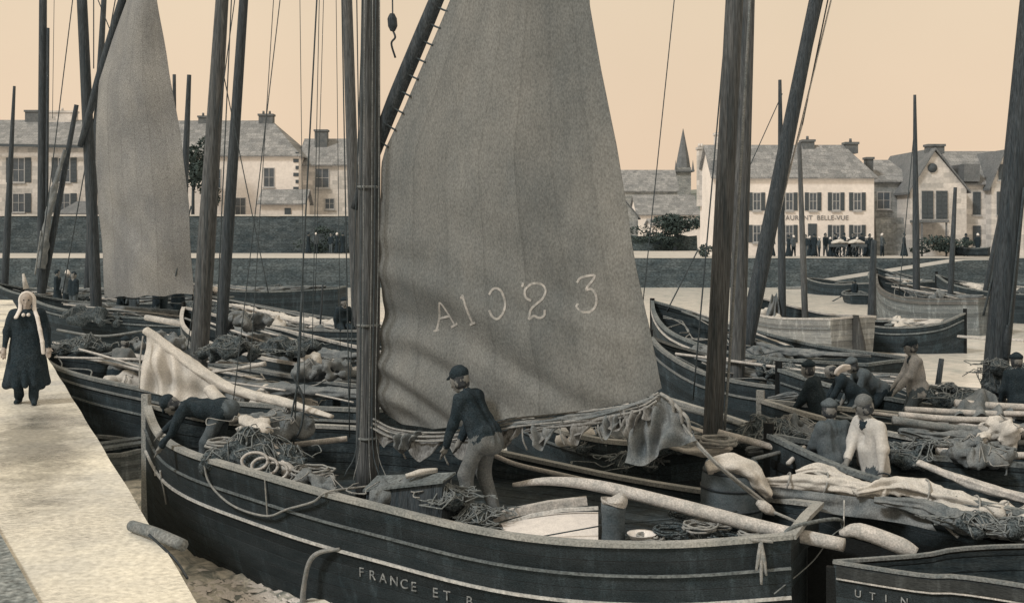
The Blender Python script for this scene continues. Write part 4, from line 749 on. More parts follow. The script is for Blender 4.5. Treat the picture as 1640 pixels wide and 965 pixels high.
for gl in GL.values():
    for st in gl:
        pts = smooth_pts([(a, b_, 0) for a, b_ in st], 5) if len(st) > 2 else np.array([(a, b_, 0) for a, b_ in st], float)
        P3 = np.array([on_sail(a, b_) for a, b_, _ in pts]); t, a_, _b = frames(P3); nn = np.array([m.nr[0], m.nr[1], 0]); sd_ = np.cross(t, nn); sd_ /= np.linalg.norm(sd_, axis=1)[:, None]
        wv = .014; v = np.concatenate([P3+sd_*wv, P3-sd_*wv, P3+sd_*wv-nn*.008, P3-sd_*wv-nn*.008]); k = len(P3)
        mb.add(v, [(i, i+1, i+1+k, i+k) for i in range(k-1)]+[(i+2*k, i+3*k, i+1+3*k, i+1+2*k) for i in range(k-1)]+[(i, i+2*k, i+1+2*k, i+1) for i in range(k-1)]+[(i+k, i+1+k, i+1+3*k, i+3*k) for i in range(k-1)])
mat('faded_letters', (.3, .31, .28), (.16, .18, .17), 14, rough=.9, grain=.3)
mb.build('registration_number', mat('number_paint', (.44, .43, .37), (.27, .28, .25), 14, rough=.95, grain=.12), sail, smooth=False)
# foot: bolt ropes and scalloped canvas below it
for i, dy in enumerate((0, 6, 12)):
    line(m, [mp(x, y+dy, .12+.03*i) for x, y in ((606, 668), (640, 684), (700, 690), (760, 684), (830, 668), (900, 660), (960, 654), (1030, 642), (1060, 626))], .014, ROPE, 'bolt_rope')
xs = [606, 652, 720, 790, 845, 905, 965, 1030, 1062]; ys = [676, 692, 700, 690, 676, 668, 662, 648, 632]
for i in range(8):
    mb = MB(); t0, t1 = mp(xs[i], ys[i], .1), mp(xs[i+1], ys[i+1], .1); md = mp((xs[i]+xs[i+1])/2, (ys[i]+ys[i+1])/2+[26, 38, 36, 30, 34, 30, 32, 30][i], .22)
    drape(mb, [t0, (t0+t1)/2+[0, 0, -.02], t1], [t0+[0, 0, -.02], md, t1+[0, 0, -.02]], 26, 9, 2.2, .035, i+3, edge=.2); mb.build('reefed_fold', SAILM2, m.root)
for px, py in ((652, 690), (790, 690), (845, 676), (905, 668), (965, 662), (720, 700), (1000, 655)):
    line(m, [mp(px, py, .14), mp(px+4, py+22, .2), mp(px+9, py+40, .17)], .011, ROPE, 'reef_tie')
mb = MB(); drape(mb, [mp(1000, 654, .08), mp(1035, 645, .08), mp(1064, 632, .08), mp(1100, 668, .1)], [mp(1012, 735, .2), mp(1045, 738, .25), mp(1075, 715, .2), mp(1125, 700, .2)], 50, 24, 3.2, .07, 5); mb.build('hanging_canvas', CANVG, m.root)
# the gathered, reefed foot of the sail
for i, (pts, rr_) in enumerate((([(608, 676), (650, 692), (700, 698), (760, 692), (820, 676)], .05), ([(790, 684), (850, 674), (920, 667), (990, 656), (1055, 634)], .06), ([(850, 686), (910, 676), (975, 668), (1030, 655)], .045))):
    mb = MB(); bundle(mb, [mp(x, y, .1+.03*i) for x, y in pts], [rr_*.5, rr_, rr_*1.2, rr_, rr_*.5], 28, 7, .4, 60+i, .025, 0, 1.2); mb.build('reefed_foot', (SAILM2, CANVG, SAILM2)[i], m.root)
for i, (x, y, w_, h_) in enumerate(((880, 680, 60, 34), (935, 674, 56, 32), (985, 664, 50, 34), (1020, 655, 46, 40), (660, 694, 50, 24))):
    mb = MB(); drape(mb, [mp(x-w_/2, y-6, .13), mp(x, y-2, .16), mp(x+w_/2, y-8, .13)], [mp(x-w_*.35, y+4, .16), mp(x, y+h_, .28), mp(x+w_*.4, y, .16)], 34, 12, 2.6, .045, 70+i, edge=.3); mb.build('reefed_fold', (CANVG, SAILM2)[i % 2], m.root)
# yard and lacing
mb = MB(); tube(mb, [mp(556, 334, -.16), mp(612, 185, -.14), mp(690, 0, -.12), mp(960, -640, -.05)], [.05, .085, .1, .1, .08, .05], 10); mb.build('yard', MASTD, m.root)
for t in np.linspace(0, 1, 30):
    y = 232-t*232*3.4; xl = np.interp(y, [-790, 0, 238], [1075, 718, 613]); xy = np.interp(y, [-640, 0, 185, 334], [960, 690, 612, 556])
    line(m, [mp(xl+3, y+3, -.04), mp((xl+xy)/2+3, y-2, -.1), mp(xy+6, y-9, -.06)], .013, ROPED, 'lacing')
line(m, [mp(628, -60, .0), mp(629, 30, 0)], .01, ROPED, 'halyard'); 
mb = MB(); tube(mb, [mp(628, 22, 0), mp(628, 30, 0), mp(629, 42, 0), mp(629, 50, 0)], [.03, .06, .06, .03], 10); mb.build('block', MASTD, m.root)
line(m, [mp(629, 48, 0), mp(633, 60, 0), mp(627, 70, 0), mp(630, 92, -.05)], .014, IRON, 'hook')
# sheet, block, horse
sh = [(1066, 632), (1100, 690), (1150, 745), (1216, 808)]
for k, o in ((0, 0), (7, .05)): line(m, [mp(1066, 632, .05), mp(1104+k, 690, .1+o), mp(1158+k, 740, .2+o), P(1222+k, 806, 12.2)], .016, ROPE, 'sheet')
mb = MB(); c = P(1226, 812, 12.15); tube(mb, [c-[.09, 0, -.06], c, c+[.1, 0, -.07]], [.03, .06, .06, .025], 10); mb.build('block', SPAR, m.root)
line(m, [P(1240, 820, 12.12), P(1268, 832, 12.05), P(1290, 843, 12.0)], .018, ROPE, 'sheet')
for q_, r_ in (((1062, 628), (1085, 660)), ((1076, 640), (1098, 676)), ((1088, 652), (1110, 690))):
    line(m, [mp(q_[0], q_[1], .1), mp((q_[0]+r_[0])/2+8, (q_[1]+r_[1])/2-6, .16), mp(r_[0], r_[1], .12)], .022, ROPE, 'sheet_lashing')
line(m, [P(1252, 870, 11.35), P(1262, 848, 11.4), P(1300, 836, 11.7), P(1340, 831, 12.0), P(1350, 840, 12.3), P(1349, 872, 12.4)], .022, RAILD, 'iron_horse', k=8)
line(m, [P(1349, 845, 12.3), P(1330, 860, 12.0), P(1300, 900, 11.6), P(1240, 950, 11.2)], .007, SPARG, 'rudder_line')
mb = MB(); q = [m.at(m.L+x, y, z) for x, z in ((.03, -.4), (1.3, -.4), (1.16, .5), (1.06, 1.0), (.36, 1.12), (.03, .95)) for y in (.045, -.045)]
mb.add(q, [(0, 2, 4, 6, 8, 10), (11, 9, 7, 5, 3, 1)]+[(2*i, 2*i+1, (2*i+3) % 12, (2*i+2) % 12) for i in range(6)]); mb.build('rudder', TAR, m.root, smooth=False)
mb = MB(); tube(mb, [(3.45, 11.8, 1.12), (3.62, 11.7, 1.18), (3.98, 11.52, 1.08), (4.12, 11.45, 1.02)], [.04, .085, .09, .06], 12); mb.build('rudder_head', SPAR, m.root)
mb = MB(); tube(mb, [(4.0, 11.42, .98), (4.05, 11.4, .9)], [.05, .045], 8, sm=False); mb.build('pintle', SPARG, m.root)
# rigging
for i, (dx, dx2, dy) in enumerate(((-10, -22, 16.), (8, 20, 15), (14, 34, 22), (-14, -36, 10), (3, 6, 24))): line(m, [P(588+dx+6, -20, 14.2), P(588+dx+4, 400, 14.15), P(588+dx, 690, 14.1), P(588+dx2, 752+dy, 13.9)], .006+.002*(i % 2), (SPARG, ROPED)[i % 2], 'halyard')
for y in (300, 520, 700): line(m, [P(590+17*math.cos(a), y, 14.37)+[0, -.16*math.sin(a)+.0, 0] for a in np.linspace(0, 6.283, 15)], .02, SPARG, 'mast_lashing', k=2)
for a, b_, r_ in (((509, -30, 14.6), (470, 720, 14.9), .011), ((452, -30, 15.3), (374, 640, 15.2), .007), ((519, -30, 15.5), (505, 470, 15.6), .005), ((538, -30, 15.6), (545, 560, 15.5), .005), ((571, -30, 14.4), (576, 320, 14.38), .008)):
    line(m, [P(*a), P(*b_)], r_)
line(m, [P(484, 470, 14.7), P(478, 600, 14.8), P(470, 650, 14.85), P(462, 700, 14.9), P(480, 690, 14.85), P(486, 640, 14.8), P(468, 600, 14.8)], .014, ROPED, 'tackle')
for a, b_, r_ in (((440, -30, 15.8), (400, 600, 15.9), .006), ((512, -30, 16.2), (500, 560, 16.2), .006), ((547, -30, 14.6), (560, 700, 14.8), .009), ((582, -30, 14.2), (560, 640, 14.3), .007), ((480, -30, 15.2), (488, 650, 15.2), .005)): line(m, [P(*a), P(*b_)], r_, ROPED, 'shroud')
# ropes over the near side
line(m, [m.pt(2.2, 1, 1.50, .03), m.pt(2.3, 1, 1.2, .05), m.pt(2.75, 1, 1.0, .06), m.pt(3.35, 1, .97, .06), m.pt(3.7, 1, 1.1, .05), m.pt(4.1, 1, 1.24, .05), m.pt(4.3, 1, 1.37, .0), P(610, 775, 13.1), P(690, 752, 13.4)], .014, ROPE, 'mooring_line', k=8)
line(m, [m.pt(3.35, 1, 1.42, .02), m.pt(3.36, 1, .95, .04)], .01, ROPE, 'lanyard')
line(m, [m.pt(4.4, 1, .72, .02), m.pt(4.15, 1, .66, .09), m.pt(4.0, 1, .5, .12), m.pt(3.9, 1, .2, .14), m.pt(3.85, 1, .0, .14)], [.02, .03, .03, .04], ROPE, 'trailing_rope')
c = m.pt(9.0, 1, 1.2, .06)
for i, (dx, dz) in enumerate(((-.05, -.28), (0, -.42), (.05, -.33))): line(m, [c, c+[dx*.5, -.02, dz*.5], c+[dx, -.02, dz]], [.02, .024, .012], ROPE, 'rope_fender')
line(m, [c+[-.1, 0, .02], c+[.12, 0, .0]], .018, ROPE, 'rope_fender')
for i in range(2): line(m, [m.pt(.5+.25*i, 1, 1.05, .02), m.pt(.5+.25*i, 1, .92, .02)], .014, WHITEP, 'painted_mark')
line(m, [m.pt(.75, 1, .95, .03), m.pt(.82, 1, .8, .03), m.pt(.84, 1, .6, .03)], .012, ROPE, 'lanyard')
def hull_text(b, s0, chars, z, size, side=1, step=.17, name='name_lettering', mt=None):
    mb = MB(); rz = math.atan2(b.ax[1], b.ax[0])
    for i, c in enumerate(chars):
        if c == ' ': continue
        s = s0+i*step; zz = z(s) if callable(z) else z; p = b.pt(s, side, zz, .02); q = b.pt(s+.1, side, zz, .02); rz = math.atan2(q[1]-p[1], q[0]-p[0])
        v, f = text(c, (0, 0, 0), size, LET, b.root, rz=rz, ext=.004); mb.add(v+p, f)
    mb.build(name, mt or MATS['faded_letters'], b.root, smooth=False)
hull_text(m, 4.62, 'FRANCE ET B', lambda s: float(m.zf(s))-.6-.24, .15, step=.135)
# foresail at the bow
fs = [P(233, 528, 16.3), P(300, 578, 16.1), P(370, 622, 15.8), P(450, 643, 15.3), P(532, 667, 14.8)]
mb = MB(); bundle(mb, fs, [.07, .095, .1, .09, .04], 30, 6, .16, 3, .035, 0, .2); fsail = mb.build('furled_foresail', CANV, m.root)
mb = MB(); drape(mb, [P(234, 532, 16.25), P(262, 556, 16.15), P(300, 586, 16.05), P(350, 620, 15.9)], [P(223, 622, 16.05), P(262, 634, 15.95), P(300, 655, 15.85), P(352, 668, 15.8)], 60, 26, 3.4, .06, 8, edge=.35); mb.build('hanging_foresail', CANV, m.root)
mb = MB(); tube(mb, [P(229, 538, 16.1), P(224, 580, 15.95), P(223, 622, 15.75)], .012, 6); mb.build('bolt_rope', ROPE, m.root)
bw_ = lambda p, q, r_, lab, mm=CANV: thing_tube('spar', [P(*p), (P(*p)+P(*q))/2, P(*q)], r_, mm, lab, 'spar')
mb = MB(); bundle(mb, [P(335, 622, 15.2), P(355, 645, 15.0), P(378, 672, 14.8)], [.09, .1, .1], 26, 5, .1, 4, .03); tag(mb.build('canvas_roll', CANV), 'short pale canvas roll pointing down beside the bow man', 'canvas')
bw_((408, 690, 14.6), (467, 762, 13.9), [.085, .1, .095], 'pale thick pole end slanting down amid nets in the bow', SPAR)
bw_((438, 716, 15.2), (556, 702, 15.4), .04, 'pale short pole lying crosswise in front of the mast', SPAR)
bw_((395, 722, 14.2), (425, 742, 13.9), [.09, .085], 'pale round timber stub behind the near rail', SPAR)
heap('net_heap', P(412, 745, 14.2), (.75, .45, .42), NET, 'dark tangled net heap behind the near rail in the bow', 'nets', None, 31, .03, 20, noise=.06)
heap('net_heap', m.at(1.9, .1, 1.15), (.5, .4, .3), NET, 'dark net heap at the feet of the bending bow man', 'nets', None, 32, .035, 14)
heap('canvas_heap', P(440, 690, 15.0), (.45, .4, .3), CANVG, 'grey crumpled canvas heap before mast of front boat', 'canvas', None, 33, .03, 16, noise=.07)
heap('canvas_heap', P(400, 690, 14.5), (.28, .25, .2), CANV, 'pale crumpled cloth on top of bow nets', 'canvas', None, 34, .025, 12, noise=.06)
heap('canvas_heap', P(500, 785, 13.5), (.5, .3, .2), CANVG, 'grey cloth heap against near rail left of mast', 'canvas', None, 35, .03, 12, noise=.06)
coil(P(500, 760, 13.9), .28, 'loose rope coil just left of the mast foot', seed=3); coil(P(355, 715, 14.2), .2, 'rope coil on the bow nets of front boat', seed=5, rr=.018)
for i, x in enumerate((408, 424, 440)):
    mb = MB(); p = P(x, 738+8*i, 13.75); tube(mb, [p+[.16*math.cos(a), .03*math.sin(a), .1*math.sin(a)] for a in np.linspace(0, 6.283, 17)], .02, 6, k=2); tag(mb.build('hoop', SPAR), ['left', 'middle', 'right'][i]+' one of three pale cane hoops hung on the near rail by the nets', 'hoop', 'cane hoops on the near rail')
# locker, hatch, post, pole, coils
rz = math.atan2(m.ax[1], m.ax[0]); c = P(664, 822, 12.75); c[2] = .93; lk = empty('locker', c, 'grey wooden locker with slanted lid beside the bending man', 'locker')
mb = MB(); q = [(-.52, -.26, 0), (.5, -.26, 0), (.5, .06, 0), (-.52, .06, 0), (-.5, -.22, .4), (.48, -.22, .6), (.48, .0, .64), (-.5, .0, .5)]; v = [rot(np.array(x_), rz)+c for x_ in q]
mb.add(v, [(0, 1, 5, 4), (2, 3, 7, 6), (3, 0, 4, 7), (1, 2, 6, 5), (4, 5, 6, 7), (3, 2, 1, 0)]); mb.build('side_boards', MASTD, lk, smooth=False)
mb = MB(); v = [rot(np.array(x_), rz)+c for x_ in [(-.53, -.26, .405), (.51, -.26, .61), (.51, .04, .65), (-.53, .04, .51), (-.53, -.26, .43), (.51, -.26, .635), (.51, .04, .675), (-.53, .04, .535)]]
mb.add(v, [(0, 1, 5, 4), (2, 3, 7, 6), (3, 0, 4, 7), (1, 2, 6, 5), (4, 5, 6, 7), (3, 2, 1, 0)]); mb.build('lid', RAILD, lk, smooth=False)
mb = MB(); bundle(mb, [P(650, 762, 12.6), P(675, 756, 12.65), P(700, 752, 12.7)], [.04, .06, .04], 16, 4, .3, 9, .03); tag(mb.build('cloth', CANV), 'small pale rag lying on the grey locker lid', 'cloth')
hc = empty('hatch_cover', P(880, 850, 12.2), 'white curved hatch cover behind the near rail', 'hatch'); v = []; nu_ = 20  # curved panel in one even white
for i in range(nu_):
    t = i/(nu_-1)
    for j in range(6):
        k_ = j/5; a = P(800+158*t, 838-12*t-10*math.sin(t*2.4), 12.85); b_ = P(812+146*t, 868+6*t, 12.0); q = a*(1-k_)+b_*k_; v.append(q+[0, 0, .06*math.sin(k_*3.14)])
mb = MB(); mb.add(v, [(i*6+j, (i+1)*6+j, (i+1)*6+j+1, i*6+j+1) for i in range(nu_-1) for j in range(5)]); mb.add(np.array(v)-[0, 0, .03], [(i*6+j, i*6+j+1, (i+1)*6+j+1, (i+1)*6+j) for i in range(nu_-1) for j in range(5)]); mb.build('panel', WHITEC, hc)
mb = MB(); sweep(mb, [P(790, 829, 12.95), P(830, 818, 12.95), P(880, 808, 12.95), P(940, 801, 12.95)], .1, .09); mb.build('coaming', SPAR, hc, smooth=False)
mb = MB(); sweep(mb, [P(800, 841, 12.75), P(850, 825, 12.75), P(900, 816, 12.75), P(958, 813, 12.75)], .04, .035); mb.build('edge_strip', WHITEP, hc, smooth=False)
c = P(982, 868, 12.15); po = empty('mooring_post', c, 'stout dark wooden post with pale worn top in the stern', 'post'); mb = MB(); tube(mb, [c-[0, 0, .12], c+[0, 0, .2], c+[0, 0, .42]], [.135, .125, .14], 9, wob=.05); mb.build('shaft', MIDC, po); mb = MB(); tube(mb, [c+[0, 0, .421], c+[.01, 0, .455], c+[0, 0, .475]], [.145, .15, .1], 9); mb.build('worn_top', SPAR, po)
thing_tube('pole', [P(822, 776, 13.2), P(880, 770, 13.0), P(960, 778, 12.8), P(1100, 812, 12.3), P(1230, 846, 11.9), P(1352, 872, 11.5)], [.025, .05, .07, .078, .078, .07], SPAR, 'long thick pale pole lying over the stern of front boat', 'pole', n=12)
line(m, [P(958, 842, 12.1), P(880, 856, 12.1), P(845, 862, 12.05)], .008, ROPED, 'lanyard'); line(m, [P(990, 838, 12.3), P(1100, 828, 12.5), P(1180, 818, 12.6)], .012, ROPED, 'lanyard')
bs = []
for i, (x, y, d, r_) in enumerate(((1040, 860, 12.0, .16), (1075, 858, 12.1, .22), (1120, 856, 12.1, .2), (1165, 852, 12.0, .2), (1205, 848, 12.0, .16), (1100, 845, 12.6, .22), (1150, 840, 12.6, .2))):
    p = P(x, y, d); p[2] = .98+.05*(i % 3); coil(p, r_, ['pale small coil touching the white basin', 'dark rope coil second from the wooden post, front row', 'pale rope coil third from the wooden post, front row', 'dark rope coil fourth from the post, front row', 'pale rope coil nearest the stern corner', 'dark rope coil in back row behind second coil', 'pale rope coil in back row near the stern'][i], 'rope coils in the stern sheets', 4, .013, (ROPE, NET)[i % 2], i)
c = P(1028, 868, 12.0); mb = MB(); n = 20; v = []
for rr, z in ((.01, 0), (.1, 0), (.15, .09), (.16, .1), (.14, .085), (.09, .02), (.01, .02)): v += [c+[rr*math.cos(a), rr*math.sin(a), z] for a in np.arange(n)*6.283/n]
mb.add(v, [(i*n+j, i*n+(j+1) % n, (i+1)*n+(j+1) % n, (i+1)*n+j) for i in range(6) for j in range(n)]); tag(mb.build('basin', WHITEC), 'small white basin beside the wooden post', 'basin')
heap('canvas_heap', P(1060, 880, 12.1), (.7, .3, .14), NET, 'low tangle of nets along the stern rail', 'nets', None, 41, .025, 18, noise=.05)
thing_tube('oar_shaft', [P(792, 729, 14.7), P(830, 744, 14.6), P(900, 760, 14.4), P(1010, 785, 14.1)], .03, SPAR, 'pale oar shaft along the far rail behind the bending man', 'oar')
heap('canvas_heap', P(628, 800, 12.75), (.42, .2, .3), CANVG, 'grey sacking slumped against the left end of the locker', 'canvas', None, 43, .025, 12, noise=.05)
heap('net_heap', P(715, 800, 12.5), (.3, .16, .2), NET, 'dark net draped over the right end of the locker', 'nets', None, 44, .025, 10)
heap('net_heap', P(760, 838, 12.55), (.45, .3, .22), NET, 'small heap at the feet of bending man', 'nets', None, 42, .03, 10)

# ---- people of the front boat and the quay ----------------------------------
def at(px, d, z): return np.array([X(px, d), d, z])
person(at(768, 12.95, .98), R(152), 'man in dark jersey, flat cap and grey trousers bending before the big sail', None, H=1.8, lean=.46, crouch=.0, hands=[(.4, .2, .62), (.42, -.1, .6)], feet=[(.06, .14, 0), (-.12, -.13, 0)], top=NAVY, legs=GREYC, hat='cap', headpitch=.1, h=.013, build=1.05)
person(at(336, 14.75, 1.02), R(182), 'man in dark jersey bent double over the bow rail', None, H=1.7, lean=1.42, hands=[(.62, .3, .38), (.78, -.25, .5)], feet=[(.1, .16, 0), (-.2, -.16, 0)], top=NAVY, legs=MIDC, hat='cap', headpitch=.5, h=.014, build=1.2)
girl, HLg = person(at(43, 14.55, QT+.01), R(-72), 'girl in long dark coat and white headscarf standing on the quay', None, H=1.45, hands=[(.1, .3, .56), (.1, -.3, .56)], feet=[(.1, .09, 0), (-.08, -.1, 0)], top=NAVY, legs=NAVY, skin=SKIN, hat=None, coat=1, h=.012, build=1.1)
k_ = 1.45/1.7; pr = [];
for a in np.linspace(-1.9, 1.9, 15):                        # hood round the face, open in front
    pr.append((HLg(.02, .098*math.sin(a), .015+.118*math.cos(a)), HLg(-.07, .085*math.sin(a), .0+.095*math.cos(a)), .014, .03, .03, 0))
for a in np.linspace(0, 6.28, 9)[:-1]: pr.append((HLg(-.07+.0*a, .05*math.sin(a), .02+.06*math.cos(a)), HLg(-.1, .02*math.sin(a), .02), .045, .045, .03, 0))
for sx, n_k in ((1, 5), (-1, 2)):
    L_ = [HLg(.0, sx*.095, -.02), HLg(.03, sx*.1, -.13), HLg(.13, sx*.15, -.24), HLg(.185, sx*.19, -.42), HLg(.2, sx*.225, -.6), HLg(.2, sx*.24, -.78)][:n_k+1]
    for i in range(n_k): pr.append((L_[i], L_[i+1], .019, .017, .012, 0)); pr.append((L_[i]+[.022, 0, 0], L_[i+1]+[.022, 0, 0], .013, .013, .015, 0))
v, f, mm = surface(pr, .011); MB().add(v, f).build('headscarf', WHITEC, girl)
for sy in (.035, -.035): ico('collar_button', HLg(.13, sy, -.2), .024, WHITEC, girl)
# wooden pole end on the quay edge, plank and chain
thing_tube('fender_pole', [(-2.86, 8.45, QT+.05), (-2.6, 8.2, QT+.06), (-2.34, 8.0, QT+.03)], [.042, .045, .045], SPARG, 'short wooden fender pole jutting over the quay edge', 'pole')
line(None, [P(238, 855, 7.95), P(280, 895, 7.9), P(300, 925, 7.6)], .01, IRON, 'mooring_chain'); tag(bpy.data.objects['mooring_chain'], 'thin dark chain hanging over the quay edge below the pole', 'chain')
thing_tube('timber', [P(158, 700, 15.9)*[1, 1, 0]+[0, 0, .03], P(215, 790, 15.2)*[1, 1, 0]+[0, 0, .05]], .05, SPAR, 'pale floating timber between quay and bow', 'timber')
# foam and small breaking waves along the quay foot
def foam():
    g = np.random.default_rng(4); mb = MB(); dr = np.array([1.9, -1.2, 0])/2.25
    for i in range(300):
        t = g.random()**.8; c = np.array([-4.0+t*2.1, 13.75-t*1.35, .03])+np.array([g.normal()*.2, g.normal()*.2, 0]); r_ = g.uniform(.01, .035); n = 9; el_ = g.uniform(1.2, 4.5); a0 = g.normal()*.5; u = np.array([dr[0]*math.cos(a0)-dr[1]*math.sin(a0), dr[0]*math.sin(a0)+dr[1]*math.cos(a0), 0]); w_ = np.array([-u[1], u[0], 0])
        v = [c+u*math.cos(a)*r_*el_*g.uniform(.7, 1.3)+w_*math.sin(a)*r_*g.uniform(.6, 1.4)-[0, 0, .02] for a in np.arange(n)*6.283/n]+[c+[0, 0, r_*.35]]
        mb.add(v, [(k, (k+1) % n, n) for k in range(n)])
    mb.build('foam', WHITEC)
foam(); tag(bpy.data.objects['foam'], 'white foam flecks on the water between quay and front boat', 'foam', kind='stuff')

# ---- BOATS BEHIND, LEFT -------------------------------------------------------
SH = [(0, 2.0), (.15, 1.65), (.4, 1.4), (.7, 1.3), (1, 1.45)]
b = boat('fishing_boat', 'dark boat directly behind the front boat, bow at the quay', (-10.6, 25.3), (-1.6, 18.2), 2.9, [(0, 1.65), (.15, 1.5), (.4, 1.42), (.7, 1.35), (1, 1.45)], TAR2, SPARG, [(.16, .04, SPARG), (.45, .035, RAILD)], deck=.8, rudder=False)
L1 = b; mast(b, (X(313, 21.3), 21.3, .8), (X(362, 21.3), 21.3, 9.8), .175, .11); fill(b, 'the boat behind the front boat', 11, CANVG, 5, 4, .2)
line(b, [P(335, 607, 20.6), P(457, 625, 19.6)], .02, SPAR, 'boat_pole'); line(b, [P(506, 631, 18.9), P(566, 644, 18.3)], .016, SPAR, 'boat_pole')
oar(P(85, 548, 24.6), P(230, 588, 21.8), 'pale oar slanting from the quay towards the bow spar', None); oar(P(88, 572, 24), P(420, 582, 20.4), 'long pale oar lying level over the boat behind bow spar', None)
thing_tube('boathook', [P(322, 598, 20.5), P(380, 590, 20.3), P(425, 582, 20.2)], [.025, .03, .05], SPAR, 'pale bent boathook beside the thick leaning mast', 'boathook')
person(at(190, 23.2, .85), R(75), 'person in pale smock hunched in the boat beyond bow spar', None, H=1.6, lean=.5, crouch=.35, hands=[(.4, .15, .55), (.4, -.15, .55)], feet=[(.3, .12, 0), (.25, -.12, 0)], top=GREYC, legs=NAVY, hat='beret', h=.022)
b = boat('dinghy', 'small grey tender floating in shadow between quay and bow', (X(152, 20.5), 20.5), (X(222, 19.3), 19.3), 1.1, [(0, .5), (.5, .38), (1, .45)], GREYH, SPARG, [], deck=.12, thwarts=2, rudder=False, cat='dinghy', draft=.2, stem_h=.05)
b = boat('fishing_boat', 'dark low boat with two thin pale stripes, left of the big mast', (-9.2, 31.5), (-2.0, 23.3), 2.8, [(0, 2.05), (.15, 1.75), (.4, 1.5), (.7, 1.35), (1, 1.4)], TAR2, SPAR, [(.22, .05, SPARG), (.32, .1, SPARG)], deck=.8, rudder=False); fill(b, 'the striped boat left of the big mast', 12, CANVG, 4, 3, .2)
mast(b, (X(350, 27), 27, .8), (X(398, 27), 27, 11.5), .14, .1, MASTD)
b = boat('fishing_boat', 'dark boat heaped with pale canvas, outermost left of the big mast', (-10.6, 37.5), (-2.6, 31.0), 2.8, [(0, 2.1), (.15, 1.8), (.4, 1.5), (.7, 1.4), (1, 1.5)], TAR2, SPARG, [(.2, .05, RAILD)], deck=.85, rudder=False); fill(b, 'the outermost boat left of the big mast', 13, CANV, 4, 2, .22)
mast(b, (X(574, 32.2), 32.2, .8), (X(553, 32.2), 32.2, 12.5), .17, .14)
heap('canvas_heap', P(425, 528, 33), (.7, .4, .55), CANV, 'pale canvas tent-like heap in outermost left boat', 'canvas', None, 51, .05, 9)
heap('net_heap', P(505, 540, 32.5), (1.2, .5, .4), CANVG, 'grey net heap right of the canvas in outermost left boat', 'nets', None, 52, .05, 14)
line(b, [P(517, 455, 33), P(513, 520, 33)], .03, MASTD, 'prop'); person(at(549, 31.6, 1.0), R(-60), 'dark figure sitting by the big mast in the outermost boat', None, H=1.65, crouch=.3, lean=.2, feet=[(.3, .12, 0), (.25, -.12, 0)], h=.025, hat='beret')
# boat with the second sail
b = boat('fishing_boat', 'dark boat carrying the second pale sail at left', (-17.2, 39.5), (-7.5, 37.2), 2.9, SH, TAR2, RAILD, [(.2, .05, RAILD)], deck=.85, rudder=False); S2 = b; fill(b, 'the boat under the second sail', 14, CANVG, 4, 2, .2)
mast(b, (X(156, 38.4), 38.4, .8), (X(131, 38.4), 38.4, 12.2), .19, .17, MASTD)
nu, nv = 50, 70; U, V = np.meshgrid(np.linspace(0, 1, nu), np.linspace(0, 1, nv), indexing='ij'); PY = (476-6*U+1.5*np.sin(U*20))*(1-V)+(-230)*V
PX = np.interp(PY, [-230, 0, 130, 260, 330, 480], [300, 203, 158, 153, 158, 168])*(1-U)+np.interp(PY, [-230, 0, 120, 240, 330, 480], [232, 252, 271, 293, 303, 308])*U
PX = np.where(PY < -160, 245+(PX-245)*.4, PX); d = 38.0-1.2*U; q = (PY-300)-1.1*(PX-158)
D = .5*np.sin(math.pi*U)-.12*np.exp(-(q/22)**2)*np.clip((PY-300)/40, 0, 1)+.1*np.exp(-((q-26)/18)**2)*np.clip((PY-300)/40, 0, 1)+.035*np.sin((PY+PX*.6)/21)+.05*np.sin(PX/30+PY/70)
G = np.stack([(PX-820)/F*d, d-D, CH-(PY-HY)/F*d], -1).reshape(-1, 3)
f = [(i*nv+j, (i+1)*nv+j, (i+1)*nv+j+1, i*nv+j+1) for i in range(nu-1) for j in range(nv-1)]; K = nu*nv
MB().add(np.concatenate([G, G+[0, .02, 0]]), f+[tuple(x+K for x in r_[::-1]) for r_ in f], 0, np.tile(np.stack([V.ravel()*9, U.ravel()*4.2], 1), (2, 1))).build('sail', SAILM2, b.root)
mb = MB(); tube(mb, [P(128, 235, 38.2), P(158, 130, 38.1), P(190, 20, 38.0), P(250, -180, 38)], [.09, .15, .14, .1], 9); mb.build('yard', MASTD, b.root)
for t in np.linspace(0, 1, 9): y = 125-t*200; xl = np.interp(y, [-230, 0, 130], [300, 203, 158]); xy = np.interp(y, [-180, 20, 130], [250, 190, 158]); line(b, [P(xl+2, y, 38), P(xy+2, y-8, 38)], .02, ROPED, 'lacing')
line(b, [P(306, 330, 36.8), P(274, 474, 36.9)], .025, ROPED, 'sheet'); line(b, [P(150, -20, 38.3), P(150, 110, 38.2)], .02, ROPED, 'halyard')
line(b, [P(168, 476, 37.9), P(235, 478, 37.4), P(308, 474, 36.8)], .022, ROPED, 'bolt_rope')
b = boat('fishing_boat', 'dark boat with the tallest straight mast at far left', (-21.5, 46.5), (-11.5, 45.0), 3, SH, TAR2, RAILD, [], deck=.9, rudder=False); fill(b, 'the far left boat with straight mast', 15, CANVG, 3, 2, .2)
mast(b, (X(66, 45.6), 45.6, .8), (X(69, 45.6), 45.6, 14), .17, .15, MASTD); mast(b, (X(60, 45.6), 45.9, 1.2), (X(118, 45.6), 45.9, 9.3), .13, .09, MASTD, 'raised_yard')
mb = MB(); bundle(mb, [P(66, 430, 45.2), P(80, 330, 45.4), P(104, 240, 45.6)], [.2, .16, .1], 16, 4, .3, 3, .12); mb.build('furled_sail', CANVG, b.root)
line(b, [P(77, 45, 45.5), P(75, 330, 45.4)], .06, MASTD, 'topmast'); line(b, [P(87, -20, 45.5), P(84, 190, 45.5)], .012); line(b, [P(56, 440, 44.8), P(66, 370, 45.2)], .035, SPARG, 'boat_pole')
